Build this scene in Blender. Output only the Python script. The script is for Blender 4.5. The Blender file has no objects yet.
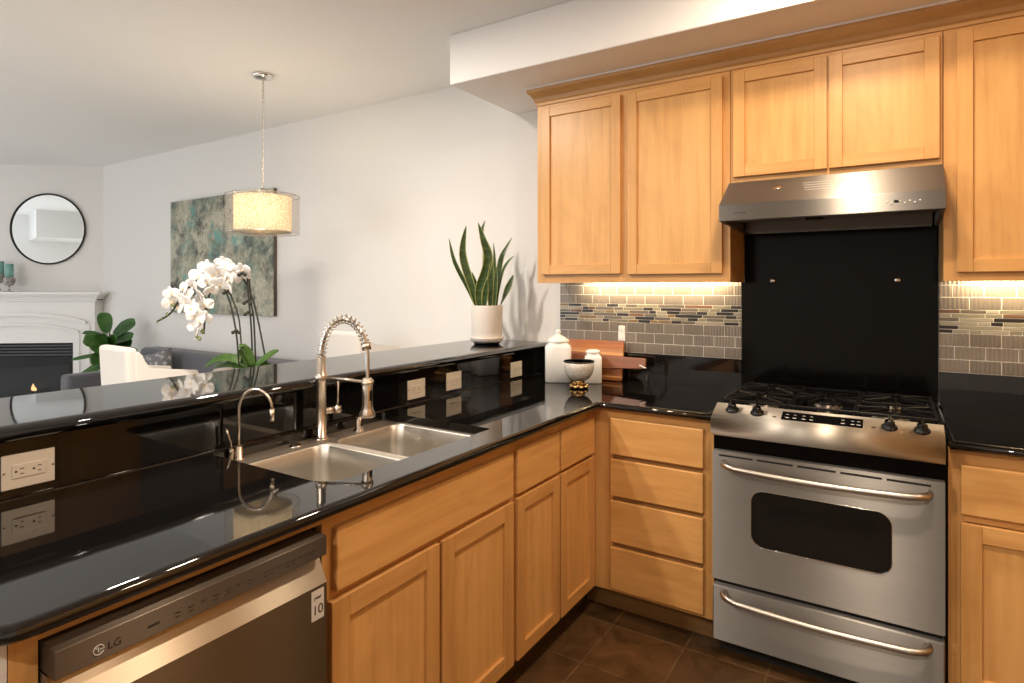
import bpy, bmesh, math, random
from mathutils import Vector, Matrix
from mathutils.geometry import tessellate_polygon
R = math.radians
PI = math.pi
sc = bpy.context.scene
COL = sc.collection

# ------------------------------------------------------------------ camera, world, lights, exposure
CAM = Vector((0.6253, -3.0621, 1.4354))
YAW = R(32.7414)
cd = bpy.data.cameras.new('camera'); cam = bpy.data.objects.new('camera', cd); COL.objects.link(cam)
cam.location = CAM
cam.rotation_euler = (PI/2, 0, YAW)
cd.sensor_width = 36.0
cd.lens = 600.855/1024*36.0
cd.shift_y = (286.993-341.5)/1024
cd.clip_start = 0.02
sc.camera = cam

sc.view_settings.view_transform = 'Standard'
sc.view_settings.look = 'None'
sc.view_settings.exposure = -0.20
sc.view_settings.gamma = 1.0
sc.view_settings.use_curve_mapping = False
sc.cycles.use_denoising = True
sc.cycles.max_bounces = 10
sc.cycles.diffuse_bounces = 5
sc.cycles.glossy_bounces = 6
sc.cycles.transmission_bounces = 6
sc.cycles.transparent_max_bounces = 12
sc.cycles.sample_clamp_indirect = 6.0
sc.cycles.caustics_reflective = False
sc.cycles.caustics_refractive = False
sc.cycles.blur_glossy = 0.5

w = bpy.data.worlds.new('world'); sc.world = w; w.use_nodes = True
w.node_tree.nodes['Background'].inputs[0].default_value = (0.75, 0.87, 1.0, 1)
w.node_tree.nodes['Background'].inputs[1].default_value = 1.0

WARM = (1.0, 0.80, 0.585)
SOFT = (1.0, 0.895, 0.78)
CEIL = 2.734

def area(name, loc, rot, size, power, color, size_y=None, shape=None, spread=None):
    l = bpy.data.lights.new(name, 'AREA')
    l.energy = power; l.color = color[:3]
    l.shape = shape or ('RECTANGLE' if size_y else 'SQUARE')
    l.size = size
    if size_y: l.size_y = size_y
    if spread: l.spread = spread
    o = bpy.data.objects.new(name, l); COL.objects.link(o)
    o.location = loc; o.rotation_euler = rot
    return o
# recessed ceiling cans; the two behind the camera are added to brighten the room (fixtures are built further down at the same spots)
CANS = [(0.42, -0.95, 15), (0.45, -1.62, 23), (-1.65, -1.72, 56), (1.6, -1.6, 12), (0.45, -4.2, 44), (-1.2, -3.9, 68)]
for x, y, p in CANS:
    area('can_light', (x, y, CEIL-0.018), (0, 0, 0), 0.13, p, WARM if x > 0 and y > -3 else SOFT, shape='DISK')
# area lamps added at unseen living room windows to stand in for daylight
area('window_daylight', (-4.3, -6.10, 1.60), (R(90), 0, 0), 2.4, 50, (0.90, 0.95, 1.0), size_y=1.4)
area('window_daylight', (-8.85, -4.3, 1.50), (R(90), 0, R(-90)), 2.2, 66, (0.90, 0.95, 1.0), size_y=1.6)

# ------------------------------------------------------------------ materials
def nt(name):
    m = bpy.data.materials.new(name); m.use_nodes = True
    t = m.node_tree; b = t.nodes['Principled BSDF']
    return m, t, b
def N(t, kind, **kw):
    n = t.nodes.new(kind)
    for k, v in kw.items():
        if k.startswith('i_'):
            key = k[2:]
            n.inputs[int(key) if key.isdigit() else key.replace('_', ' ')].default_value = v
        else: setattr(n, k, v)
    return n
def ramp(t, fac, stops, interp='LINEAR'):
    r = t.nodes.new('ShaderNodeValToRGB'); e = r.color_ramp.elements; r.color_ramp.interpolation = interp
    while len(e) < len(stops): e.new(0.5)
    for i, (p, c) in enumerate(stops):
        e[i].position = p; e[i].color = (*c, 1) if len(c) == 3 else c
    t.links.new(fac, r.inputs[0]); return r.outputs[0]
def mix(t, f, a, b, mode='MIX'):
    n = t.nodes.new('ShaderNodeMix'); n.data_type = 'RGBA'; n.blend_type = mode
    for s, v in ((0, f), (6, a), (7, b)):
        if hasattr(v, 'is_output'): t.links.new(v, n.inputs[s])
        elif s == 0: n.inputs[0].default_value = v
        else: n.inputs[s].default_value = (*v, 1) if len(v) == 3 else v
    return n.outputs[2]
def coords(t, scale=(1, 1, 1), loc=(0, 0, 0), out='Object'):
    tc = t.nodes.new('ShaderNodeTexCoord'); mp = t.nodes.new('ShaderNodeMapping')
    mp.inputs['Scale'].default_value = scale; mp.inputs['Location'].default_value = loc
    t.links.new(tc.outputs[out], mp.inputs[0]); return mp.outputs[0]
def noise(t, vec, scale=5, detail=4, rough=0.55, dist=0.0):
    n = N(t, 'ShaderNodeTexNoise'); n.inputs['Scale'].default_value = scale; n.inputs['Detail'].default_value = detail
    n.inputs['Roughness'].default_value = rough; n.inputs['Distortion'].default_value = dist
    if vec is not None: t.links.new(vec, n.inputs['Vector'])
    return n.outputs['Fac']
def bump(t, b, h, strength=0.1, dist=0.01):
    n = N(t, 'ShaderNodeBump'); n.inputs['Strength'].default_value = strength; n.inputs['Distance'].default_value = dist
    t.links.new(h, n.inputs['Height']); t.links.new(n.outputs[0], b.inputs['Normal'])
def plain(name, col, rough=0.5, metal=0.0, spec=0.5, coat=0.0, emit=None, es=0.0, trans=0.0, ior=None, alpha=None, sheen=0.0, subs=0.0):
    m, t, b = nt(name)
    b.inputs['Base Color'].default_value = (*col, 1); b.inputs['Roughness'].default_value = rough
    b.inputs['Metallic'].default_value = metal; b.inputs['Specular IOR Level'].default_value = spec
    b.inputs['Coat Weight'].default_value = coat; b.inputs['Transmission Weight'].default_value = trans
    b.inputs['Sheen Weight'].default_value = sheen
    if ior: b.inputs['IOR'].default_value = ior
    if alpha is not None: b.inputs['Alpha'].default_value = alpha
    if emit: b.inputs['Emission Color'].default_value = (*emit, 1); b.inputs['Emission Strength'].default_value = es
    return m

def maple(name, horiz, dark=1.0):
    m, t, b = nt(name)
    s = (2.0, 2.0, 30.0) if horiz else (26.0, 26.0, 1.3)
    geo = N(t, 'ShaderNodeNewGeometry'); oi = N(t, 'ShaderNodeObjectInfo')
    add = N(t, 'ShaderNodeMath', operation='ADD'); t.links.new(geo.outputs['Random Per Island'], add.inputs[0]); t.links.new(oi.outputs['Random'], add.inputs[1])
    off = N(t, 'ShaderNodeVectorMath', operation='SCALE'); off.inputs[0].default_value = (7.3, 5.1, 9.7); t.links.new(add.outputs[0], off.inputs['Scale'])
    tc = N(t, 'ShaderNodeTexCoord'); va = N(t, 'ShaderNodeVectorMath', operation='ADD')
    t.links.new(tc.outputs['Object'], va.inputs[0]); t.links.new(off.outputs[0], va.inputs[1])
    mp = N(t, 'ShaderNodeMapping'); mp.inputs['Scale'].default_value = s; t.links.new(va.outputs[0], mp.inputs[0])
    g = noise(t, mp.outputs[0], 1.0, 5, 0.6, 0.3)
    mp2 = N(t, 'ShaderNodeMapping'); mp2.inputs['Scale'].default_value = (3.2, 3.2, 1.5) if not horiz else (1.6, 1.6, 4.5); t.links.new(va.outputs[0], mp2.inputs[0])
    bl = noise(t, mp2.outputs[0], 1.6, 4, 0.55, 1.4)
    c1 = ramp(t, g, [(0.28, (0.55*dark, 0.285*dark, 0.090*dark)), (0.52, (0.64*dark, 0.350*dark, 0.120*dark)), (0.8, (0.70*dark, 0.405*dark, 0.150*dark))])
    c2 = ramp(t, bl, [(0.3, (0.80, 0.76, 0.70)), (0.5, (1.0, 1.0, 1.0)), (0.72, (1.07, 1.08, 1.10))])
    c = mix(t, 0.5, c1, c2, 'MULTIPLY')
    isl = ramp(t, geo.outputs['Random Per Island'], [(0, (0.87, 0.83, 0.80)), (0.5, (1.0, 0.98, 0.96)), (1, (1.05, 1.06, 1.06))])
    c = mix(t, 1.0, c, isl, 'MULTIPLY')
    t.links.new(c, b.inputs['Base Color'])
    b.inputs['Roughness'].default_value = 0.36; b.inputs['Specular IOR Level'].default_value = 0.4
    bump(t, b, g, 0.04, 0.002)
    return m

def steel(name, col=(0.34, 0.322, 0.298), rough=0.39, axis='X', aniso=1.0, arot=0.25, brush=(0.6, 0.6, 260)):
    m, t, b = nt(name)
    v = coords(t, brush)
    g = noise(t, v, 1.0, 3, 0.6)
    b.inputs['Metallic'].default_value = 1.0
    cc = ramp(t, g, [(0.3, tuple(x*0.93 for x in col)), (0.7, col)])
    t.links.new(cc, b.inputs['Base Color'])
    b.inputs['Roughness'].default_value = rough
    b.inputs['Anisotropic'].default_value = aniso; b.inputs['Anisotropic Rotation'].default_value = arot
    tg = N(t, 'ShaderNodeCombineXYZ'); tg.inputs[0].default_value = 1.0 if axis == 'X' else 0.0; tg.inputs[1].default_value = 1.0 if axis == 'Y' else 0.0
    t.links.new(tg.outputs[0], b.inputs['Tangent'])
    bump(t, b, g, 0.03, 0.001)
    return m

def granite():
    m, t, b = nt('black_granite')
    v = coords(t)
    s = noise(t, v, 420, 2, 0.7)
    c = ramp(t, s, [(0.60, (0.0045, 0.0040, 0.0038)), (0.72, (0.012, 0.010, 0.009)), (0.80, (0.05, 0.04, 0.032))])
    t.links.new(c, b.inputs['Base Color'])
    b.inputs['Roughness'].default_value = 0.035; b.inputs['IOR'].default_value = 1.66
    return m

def wallpaint(name, col, bs=0.12, scale=160):
    m, t, b = nt(name)
    b.inputs['Base Color'].default_value = (*col, 1); b.inputs['Roughness'].default_value = 0.85
    b.inputs['Specular IOR Level'].default_value = 0.2
    n = noise(t, coords(t), scale, 3, 0.6)
    bump(t, b, n, bs, 0.004)
    return m

M = {}
M['mv'] = maple('maple_vertical_grain', False)
M['mh'] = maple('maple_horizontal_grain', True)
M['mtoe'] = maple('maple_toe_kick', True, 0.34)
M['toe_dark'] = maple('dark_stained_toe_kick', True, 0.12)  # maple darkened to paint in the shade below the peninsula cabinets
M['crown'] = maple('maple_crown', True, 0.82)
M['dark_gap'] = maple('maple_frame_behind_drawers', True, 0.8)
M['steel'] = steel('brushed_stainless')
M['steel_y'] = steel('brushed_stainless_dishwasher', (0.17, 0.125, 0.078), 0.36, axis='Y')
M['scoop'] = steel('bright_pocket_stainless', (0.50, 0.43, 0.34), 0.36, axis='Y')  # door steel in a lighter tone, painting the light on the upward slant
M['steel_dark'] = steel('dark_stainless', (0.20, 0.175, 0.15), 0.40)
M['steel_panel'] = steel('dark_stainless_control_panel', (0.135, 0.112, 0.092), 0.40, axis='Y')
M['champagne'] = steel('range_panel_stainless', (0.50, 0.46, 0.395), 0.50, aniso=0.9)
M['handle'] = plain('satin_handle_steel', (0.50, 0.46, 0.41), 0.33, 1.0)
M['steel_sink'] = steel('sink_stainless', (0.56, 0.53, 0.48), 0.40, aniso=0.35)
M['nickel'] = plain('brushed_nickel', (0.60, 0.53, 0.45), 0.27, 1.0)
M['deck'] = plain('satin_steel_deck', (0.55, 0.50, 0.43), 0.55, 1.0)
M['chrome'] = plain('polished_chrome', (0.75, 0.73, 0.70), 0.1, 1.0)
M['granite'] = granite()
M['wall'] = wallpaint('wall_paint_warm_white', (0.76, 0.745, 0.72))
M['ceil'] = wallpaint('ceiling_paint_textured', (0.86, 0.85, 0.835), 0.35, 90)
M['white'] = plain('white_semigloss_paint', (0.80, 0.79, 0.77), 0.35)
M['grout'] = plain('light_grout', (0.62, 0.58, 0.52), 0.9)
M['black_glass'] = plain('black_glass', (0.004, 0.004, 0.004), 0.04, ior=1.5)
M['black_panel'] = plain('black_enamel_panel', (0.0025, 0.002, 0.0018), 0.12, spec=0.14)
M['iron'] = plain('cast_iron', (0.008, 0.007, 0.007), 0.35, spec=0.2)
M['black'] = plain('black_plastic', (0.003, 0.003, 0.003), 0.22, spec=0.35)
M['void'] = plain('black_matte', (0.006, 0.006, 0.006), 0.8)
M['plate'] = plain('ivory_plastic', (0.74, 0.68, 0.58), 0.35)
M['slot'] = plain('socket_slot_dark', (0.02, 0.015, 0.012), 0.6)
M['marks'] = plain('dark_grey_print', (0.035, 0.03, 0.028), 0.5)
M['light_print'] = plain('light_print', (0.62, 0.60, 0.56), 0.4)
M['ceramic'] = plain('white_glazed_ceramic', (0.80, 0.79, 0.76), 0.16)
M['cream_pot'] = plain('matte_cream_ceramic', (0.78, 0.72, 0.65), 0.5)
M['gold'] = plain('antique_gold', (0.60, 0.40, 0.17), 0.25, 1.0)
M['soil'] = plain('dark_soil', (0.03, 0.02, 0.012), 0.95)
M['mirror'] = plain('mirror_glass', (0.92, 0.94, 0.94), 0.01, 1.0)
M['frame_black'] = plain('black_metal_frame', (0.02, 0.02, 0.022), 0.35, 0.6)
M['bulb'] = plain('lamp_glow', (1, 0.9, 0.75), 0.5, emit=(1.0, 0.80, 0.52), es=9)
M['led'] = plain('led_diffuser_glow', (1, 0.9, 0.75), 0.5, emit=(1.0, 0.78, 0.48), es=1.5)
M['flame'] = plain('flame_glow', (1, 0.6, 0.3), 0.5, emit=(1.0, 0.50, 0.18), es=5)
M['glass'] = plain('clear_glass', (1, 1, 1), 0.02, trans=1.0, ior=1.45)
m = bpy.data.materials.new('smoked_fire_glass'); m.use_nodes = True; t = m.node_tree; t.nodes.remove(t.nodes['Principled BSDF'])
tr_ = N(t, 'ShaderNodeBsdfTransparent'); tr_.inputs[0].default_value = (0.6, 0.62, 0.66, 1); gs_ = N(t, 'ShaderNodeBsdfGlossy'); gs_.inputs['Roughness'].default_value = 0.02
fr_ = N(t, 'ShaderNodeFresnel'); fr_.inputs[0].default_value = 1.45; mx_ = N(t, 'ShaderNodeMixShader')
t.links.new(fr_.outputs[0], mx_.inputs[0]); t.links.new(tr_.outputs[0], mx_.inputs[1]); t.links.new(gs_.outputs[0], mx_.inputs[2]); t.links.new(mx_.outputs[0], t.nodes['Material Output'].inputs[0])
M['fire_pane'] = m
M['louver'] = plain('grey_louver_metal', (0.055, 0.055, 0.06), 0.4)
M['firebox'] = plain('firebox_metal', (0.010, 0.010, 0.012), 0.5)
M['fireglass'] = plain('fire_glass', (0.02, 0.025, 0.035), 0.05, ior=1.5)
M['log'] = plain('charred_log', (0.05, 0.035, 0.025), 0.9)

def fabric(name, col, col2, scale=300, sheen=0.2):
    m, t, b = nt(name)
    n = noise(t, coords(t), scale, 2, 0.6); n2 = noise(t, coords(t), 6, 3)
    c = ramp(t, n, [(0.35, col2), (0.65, col)])
    t.links.new(c, b.inputs['Base Color']); b.inputs['Roughness'].default_value = 0.9
    b.inputs['Sheen Weight'].default_value = sheen; b.inputs['Specular IOR Level'].default_value = 0.15
    bump(t, b, n, 0.2, 0.002)
    return m
M['carpet'] = fabric('beige_carpet', (0.76, 0.73, 0.69), (0.68, 0.65, 0.61))
M['sofa'] = fabric('slate_grey_upholstery', (0.13, 0.13, 0.15), (0.085, 0.085, 0.10))
M['linen'] = fabric('white_linen_upholstery', (0.78, 0.75, 0.71), (0.70, 0.67, 0.63))
M['cushion_beige'] = fabric('beige_cushion_cloth', (0.48, 0.42, 0.36), (0.36, 0.31, 0.27))
m, t, b = nt('grey_floral_cushion_cloth')
v = N(t, 'ShaderNodeTexVoronoi'); v.inputs['Scale'].default_value = 26; t.links.new(coords(t), v.inputs['Vector'])
t.links.new(ramp(t, v.outputs['Distance'], [(0.25, (0.42, 0.41, 0.41)), (0.5, (0.16, 0.16, 0.17))]), b.inputs['Base Color']); b.inputs['Roughness'].default_value = 0.9
M['cushion_grey'] = m

def leafmat(name, a, bcol, rough=0.35, scale=12, sc3=(1, 1, 1)):
    m, t, b = nt(name)
    n = noise(t, coords(t, sc3), scale, 4, 0.6, 0.5)
    t.links.new(ramp(t, n, [(0.35, a), (0.65, bcol)]), b.inputs['Base Color'])
    b.inputs['Roughness'].default_value = rough; b.inputs['Subsurface Weight'].default_value = 0.0
    return m
M['snake_mid'] = leafmat('snake_leaf_green', (0.014, 0.034, 0.010), (0.055, 0.105, 0.03), 0.35, 1.0, (8, 8, 60))
M['snake_edge'] = plain('snake_leaf_yellow_edge', (0.30, 0.32, 0.10), 0.4)
M['orchid_leaf'] = leafmat('orchid_leaf_green', (0.022, 0.065, 0.010), (0.075, 0.15, 0.025), 0.3, 14)
M['fiddle_leaf'] = leafmat('fiddle_leaf_green', (0.012, 0.05, 0.008), (0.055, 0.17, 0.02), 0.35, 5)
M['stem'] = plain('plant_stem_green_brown', (0.022, 0.022, 0.012), 0.5)
M['bark'] = plain('thin_trunk_bark', (0.12, 0.08, 0.05), 0.8)
M['petal'] = plain('white_orchid_petal', (0.88, 0.85, 0.82), 0.55)
M['lip'] = plain('orchid_lip_cream', (0.72, 0.58, 0.36), 0.5)
M['bud'] = plain('orchid_bud_green', (0.22, 0.26, 0.10), 0.5)
M['aqua'] = plain('aqua_candle_wax', (0.20, 0.42, 0.38), 0.5)
M['geode'] = leafmat('grey_stone_shell', (0.10, 0.10, 0.10), (0.55, 0.50, 0.45), 0.4, 30)
M['wicker'] = plain('grey_planter', (0.30, 0.29, 0.27), 0.7)
M['tablewood'] = plain('dark_table_wood', (0.10, 0.07, 0.05), 0.35)

# slate floor tiles (12 in grid)
m, t, b = nt('brown_slate_floor_tile')
br = N(t, 'ShaderNodeTexBrick'); br.offset = 0.0; br.inputs['Scale'].default_value = 1.0
br.inputs['Brick Width'].default_value = 0.306; br.inputs['Row Height'].default_value = 0.306
br.inputs['Mortar Size'].default_value = 0.003; br.inputs['Mortar Smooth'].default_value = 0.2; br.inputs['Bias'].default_value = 0.0
br.inputs['Color1'].default_value = (0.045, 0.027, 0.013, 1); br.inputs['Color2'].default_value = (0.085, 0.050, 0.024, 1)
br.inputs['Mortar'].default_value = (0.11, 0.08, 0.05, 1)
t.links.new(coords(t, (1, 1, 1), (0.256, 0.64, 0)), br.inputs['Vector'])
n1 = noise(t, coords(t), 9, 6, 0.62, 0.8)
c = mix(t, 0.85, br.outputs['Color'], ramp(t, n1, [(0.3, (0.45, 0.47, 0.42)), (0.55, (1, 0.95, 0.85)), (0.75, (1.5, 1.25, 0.95))]), 'MULTIPLY')
c = mix(t, 1.0, c, (1.25, 1.12, 0.95), 'MULTIPLY')
t.links.new(c, b.inputs['Base Color'])
t.links.new(ramp(t, n1, [(0.3, (0.28,)*3), (0.7, (0.5,)*3)]), b.inputs['Roughness'])
bm_ = N(t, 'ShaderNodeMath', operation='MULTIPLY_ADD'); bm_.inputs[1].default_value = -0.8
t.links.new(br.outputs['Fac'], bm_.inputs[0]); t.links.new(n1, bm_.inputs[2])
bump(t, b, bm_.outputs[0], 0.35, 0.006)
M['floor'] = m

# backsplash tile finishes
def tilemat(name, col, rough=0.25, metal=0.0, wavy=False, var=0.12):
    m, t, b = nt(name)
    geo = N(t, 'ShaderNodeNewGeometry')
    lo = tuple(x*(1-var) for x in col); hi = tuple(min(1, x*(1+var)) for x in col)
    c = ramp(t, geo.outputs['Random Per Island'], [(0, lo), (1, hi)])
    t.links.new(c, b.inputs['Base Color']); b.inputs['Roughness'].default_value = rough; b.inputs['Metallic'].default_value = metal
    if wavy:
        wv = N(t, 'ShaderNodeTexWave', wave_type='BANDS', bands_direction='X'); wv.inputs['Scale'].default_value = 22.0
        wv.inputs['Distortion'].default_value = 1.4; wv.inputs['Detail'].default_value = 1.5; wv.inputs['Detail Scale'].default_value = 1.5
        t.links.new(coords(t), wv.inputs['Vector'])
        bump(t, b, wv.outputs['Fac'], 0.35, 0.006)
    return m
M['subway'] = tilemat('brushed_grey_glass_tile', (0.20, 0.172, 0.142), 0.30, 0.3, True)
MOS = [tilemat('mosaic_black', (0.014, 0.011, 0.009), 0.35), tilemat('mosaic_sage', (0.20, 0.185, 0.13), 0.35),
       tilemat('mosaic_grey', (0.11, 0.095, 0.075), 0.35), tilemat('mosaic_rust', (0.13, 0.07, 0.04), 0.4, 0, False, 0.3),
       tilemat('mosaic_gold', (0.20, 0.13, 0.055), 0.4), tilemat('mosaic_pale', (0.27, 0.245, 0.19), 0.35)]

# abstract canvas
m, t, b = nt('abstract_teal_canvas')
v = coords(t)
n1 = noise(t, coords(t, (1, 1, 0.8)), 3.4, 10, 0.68, 0.0); n2 = noise(t, coords(t, (1, 1, 1), (5, 3, 9)), 4.6, 10, 0.72, 0.0); n3 = noise(t, coords(t, (12, 12, 9)), 4, 8, 0.75); n4 = noise(t, coords(t, (1, 1, 1), (2, 7, 4)), 2.0, 8, 0.68, 0.0)
c = ramp(t, n1, [(0.34, (0.05, 0.062, 0.050)), (0.43, (0.13, 0.17, 0.135)), (0.50, (0.27, 0.27, 0.20)), (0.58, (0.44, 0.41, 0.32)), (0.68, (0.26, 0.31, 0.26))])
c = mix(t, ramp(t, n2, [(0.55, (0, 0, 0)), (0.61, (1, 1, 1))]), c, (0.12, 0.31, 0.28))
c = mix(t, ramp(t, n2, [(0.38, (1, 1, 1)), (0.46, (0, 0, 0))]), c, (0.045, 0.045, 0.032))
c = mix(t, ramp(t, n4, [(0.50, (0, 0, 0)), (0.58, (0.8, 0.8, 0.8))]), c, (0.50, 0.47, 0.37))
c = mix(t, 0.7, c, ramp(t, n3, [(0.3, (0.45, 0.47, 0.45)), (0.5, (1, 1, 1)), (0.7, (1.5, 1.45, 1.35))]), 'MULTIPLY')
t.links.new(c, b.inputs['Base Color']); b.inputs['Roughness'].default_value = 0.6
M['canvas'] = m
M['canvas_edge'] = plain('canvas_edge_brown', (0.10, 0.085, 0.07), 0.8)

# striped cutting board woods
def stripes(name, bands):
    m, t, b = nt(name)
    sp = N(t, 'ShaderNodeSeparateXYZ'); t.links.new(coords(t), sp.inputs[0])
    g = noise(t, coords(t, (3, 3, 60)), 1.5, 5, 0.6)
    mm = N(t, 'ShaderNodeMath', operation='MULTIPLY'); mm.inputs[1].default_value = 1/0.26; t.links.new(sp.outputs['Z'], mm.inputs[0])
    c = ramp(t, mm.outputs[0], bands, 'CONSTANT')
    c = mix(t, 0.8, c, ramp(t, g, [(0.3, (0.65, 0.6, 0.55)), (0.7, (1.15, 1.15, 1.15))]), 'MULTIPLY')
    t.links.new(c, b.inputs['Base Color']); b.inputs['Roughness'].default_value = 0.38
    return m
br1, br2, br3 = (0.42, 0.145, 0.035), (0.34, 0.11, 0.03), (0.70, 0.38, 0.15)
M['board'] = stripes('striped_acacia_wood', [(0, br2), (0.07, br3), (0.10, br2), (0.20, (0.30, 0.10, 0.03)), (0.295, br3), (0.325, br1), (0.45, (0.30, 0.10, 0.032)), (0.52, br3), (0.58, (0.50, 0.24, 0.09)), (0.64, br1), (0.74, br2)])
M['board2'] = stripes('reddish_acacia_wood', [(0, (0.22, 0.075, 0.03)), (0.5, (0.27, 0.10, 0.045)), (1, (0.22, 0.08, 0.03))])

# crackle bowl
m, t, b = nt('crackled_pearl_glaze')
vo = N(t, 'ShaderNodeTexVoronoi', feature='DISTANCE_TO_EDGE'); vo.inputs['Scale'].default_value = 75; t.links.new(coords(t), vo.inputs['Vector'])
t.links.new(ramp(t, vo.outputs['Distance'], [(0.0, (0.42, 0.38, 0.30)), (0.09, (0.62, 0.59, 0.53))]), b.inputs['Base Color'])
b.inputs['Roughness'].default_value = 0.18
M['crackle'] = m

# lamp shades
def shade(name, col, alpha, es, tex=None):
    m = bpy.data.materials.new(name); m.use_nodes = True; t = m.node_tree
    for n in list(t.nodes): t.nodes.remove(n)
    out = N(t, 'ShaderNodeOutputMaterial'); tr = N(t, 'ShaderNodeBsdfTransparent'); tl = N(t, 'ShaderNodeBsdfTranslucent'); df = N(t, 'ShaderNodeBsdfDiffuse'); em = N(t, 'ShaderNodeEmission')
    tl.inputs[0].default_value = (*col, 1); df.inputs[0].default_value = (*col, 1)
    m1 = N(t, 'ShaderNodeMixShader'); m1.inputs[0].default_value = 0.5; t.links.new(df.outputs[0], m1.inputs[1]); t.links.new(tl.outputs[0], m1.inputs[2])
    ad = N(t, 'ShaderNodeAddShader'); t.links.new(m1.outputs[0], ad.inputs[0]); t.links.new(em.outputs[0], ad.inputs[1])
    em.inputs[0].default_value = (1.0, 0.76, 0.44, 1); em.inputs[1].default_value = es
    m2 = N(t, 'ShaderNodeMixShader'); t.links.new(tr.outputs[0], m2.inputs[1]); t.links.new(ad.outputs[0], m2.inputs[2])
    m2.inputs[0].default_value = alpha
    if tex:
        vo = N(t, 'ShaderNodeTexVoronoi', feature='DISTANCE_TO_EDGE'); vo.inputs['Scale'].default_value = 60; t.links.new(coords(t), vo.inputs['Vector'])
        rr = ramp(t, vo.outputs['Distance'], [(0.03, (0.30, 0.235, 0.15)), (0.18, (0.47, 0.415, 0.32))])
        for q_ in (em, tl, df): t.links.new(rr, q_.inputs[0])
    t.links.new(m2.outputs[0], out.inputs[0])
    return m
M['shade_in'] = shade('textured_inner_shade', (0.40, 0.33, 0.225), 1.0, 0.3, True)
M['shade_out'] = shade('sheer_organza_shade', (0.55, 0.52, 0.47), 0.28, 0.0)

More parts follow.
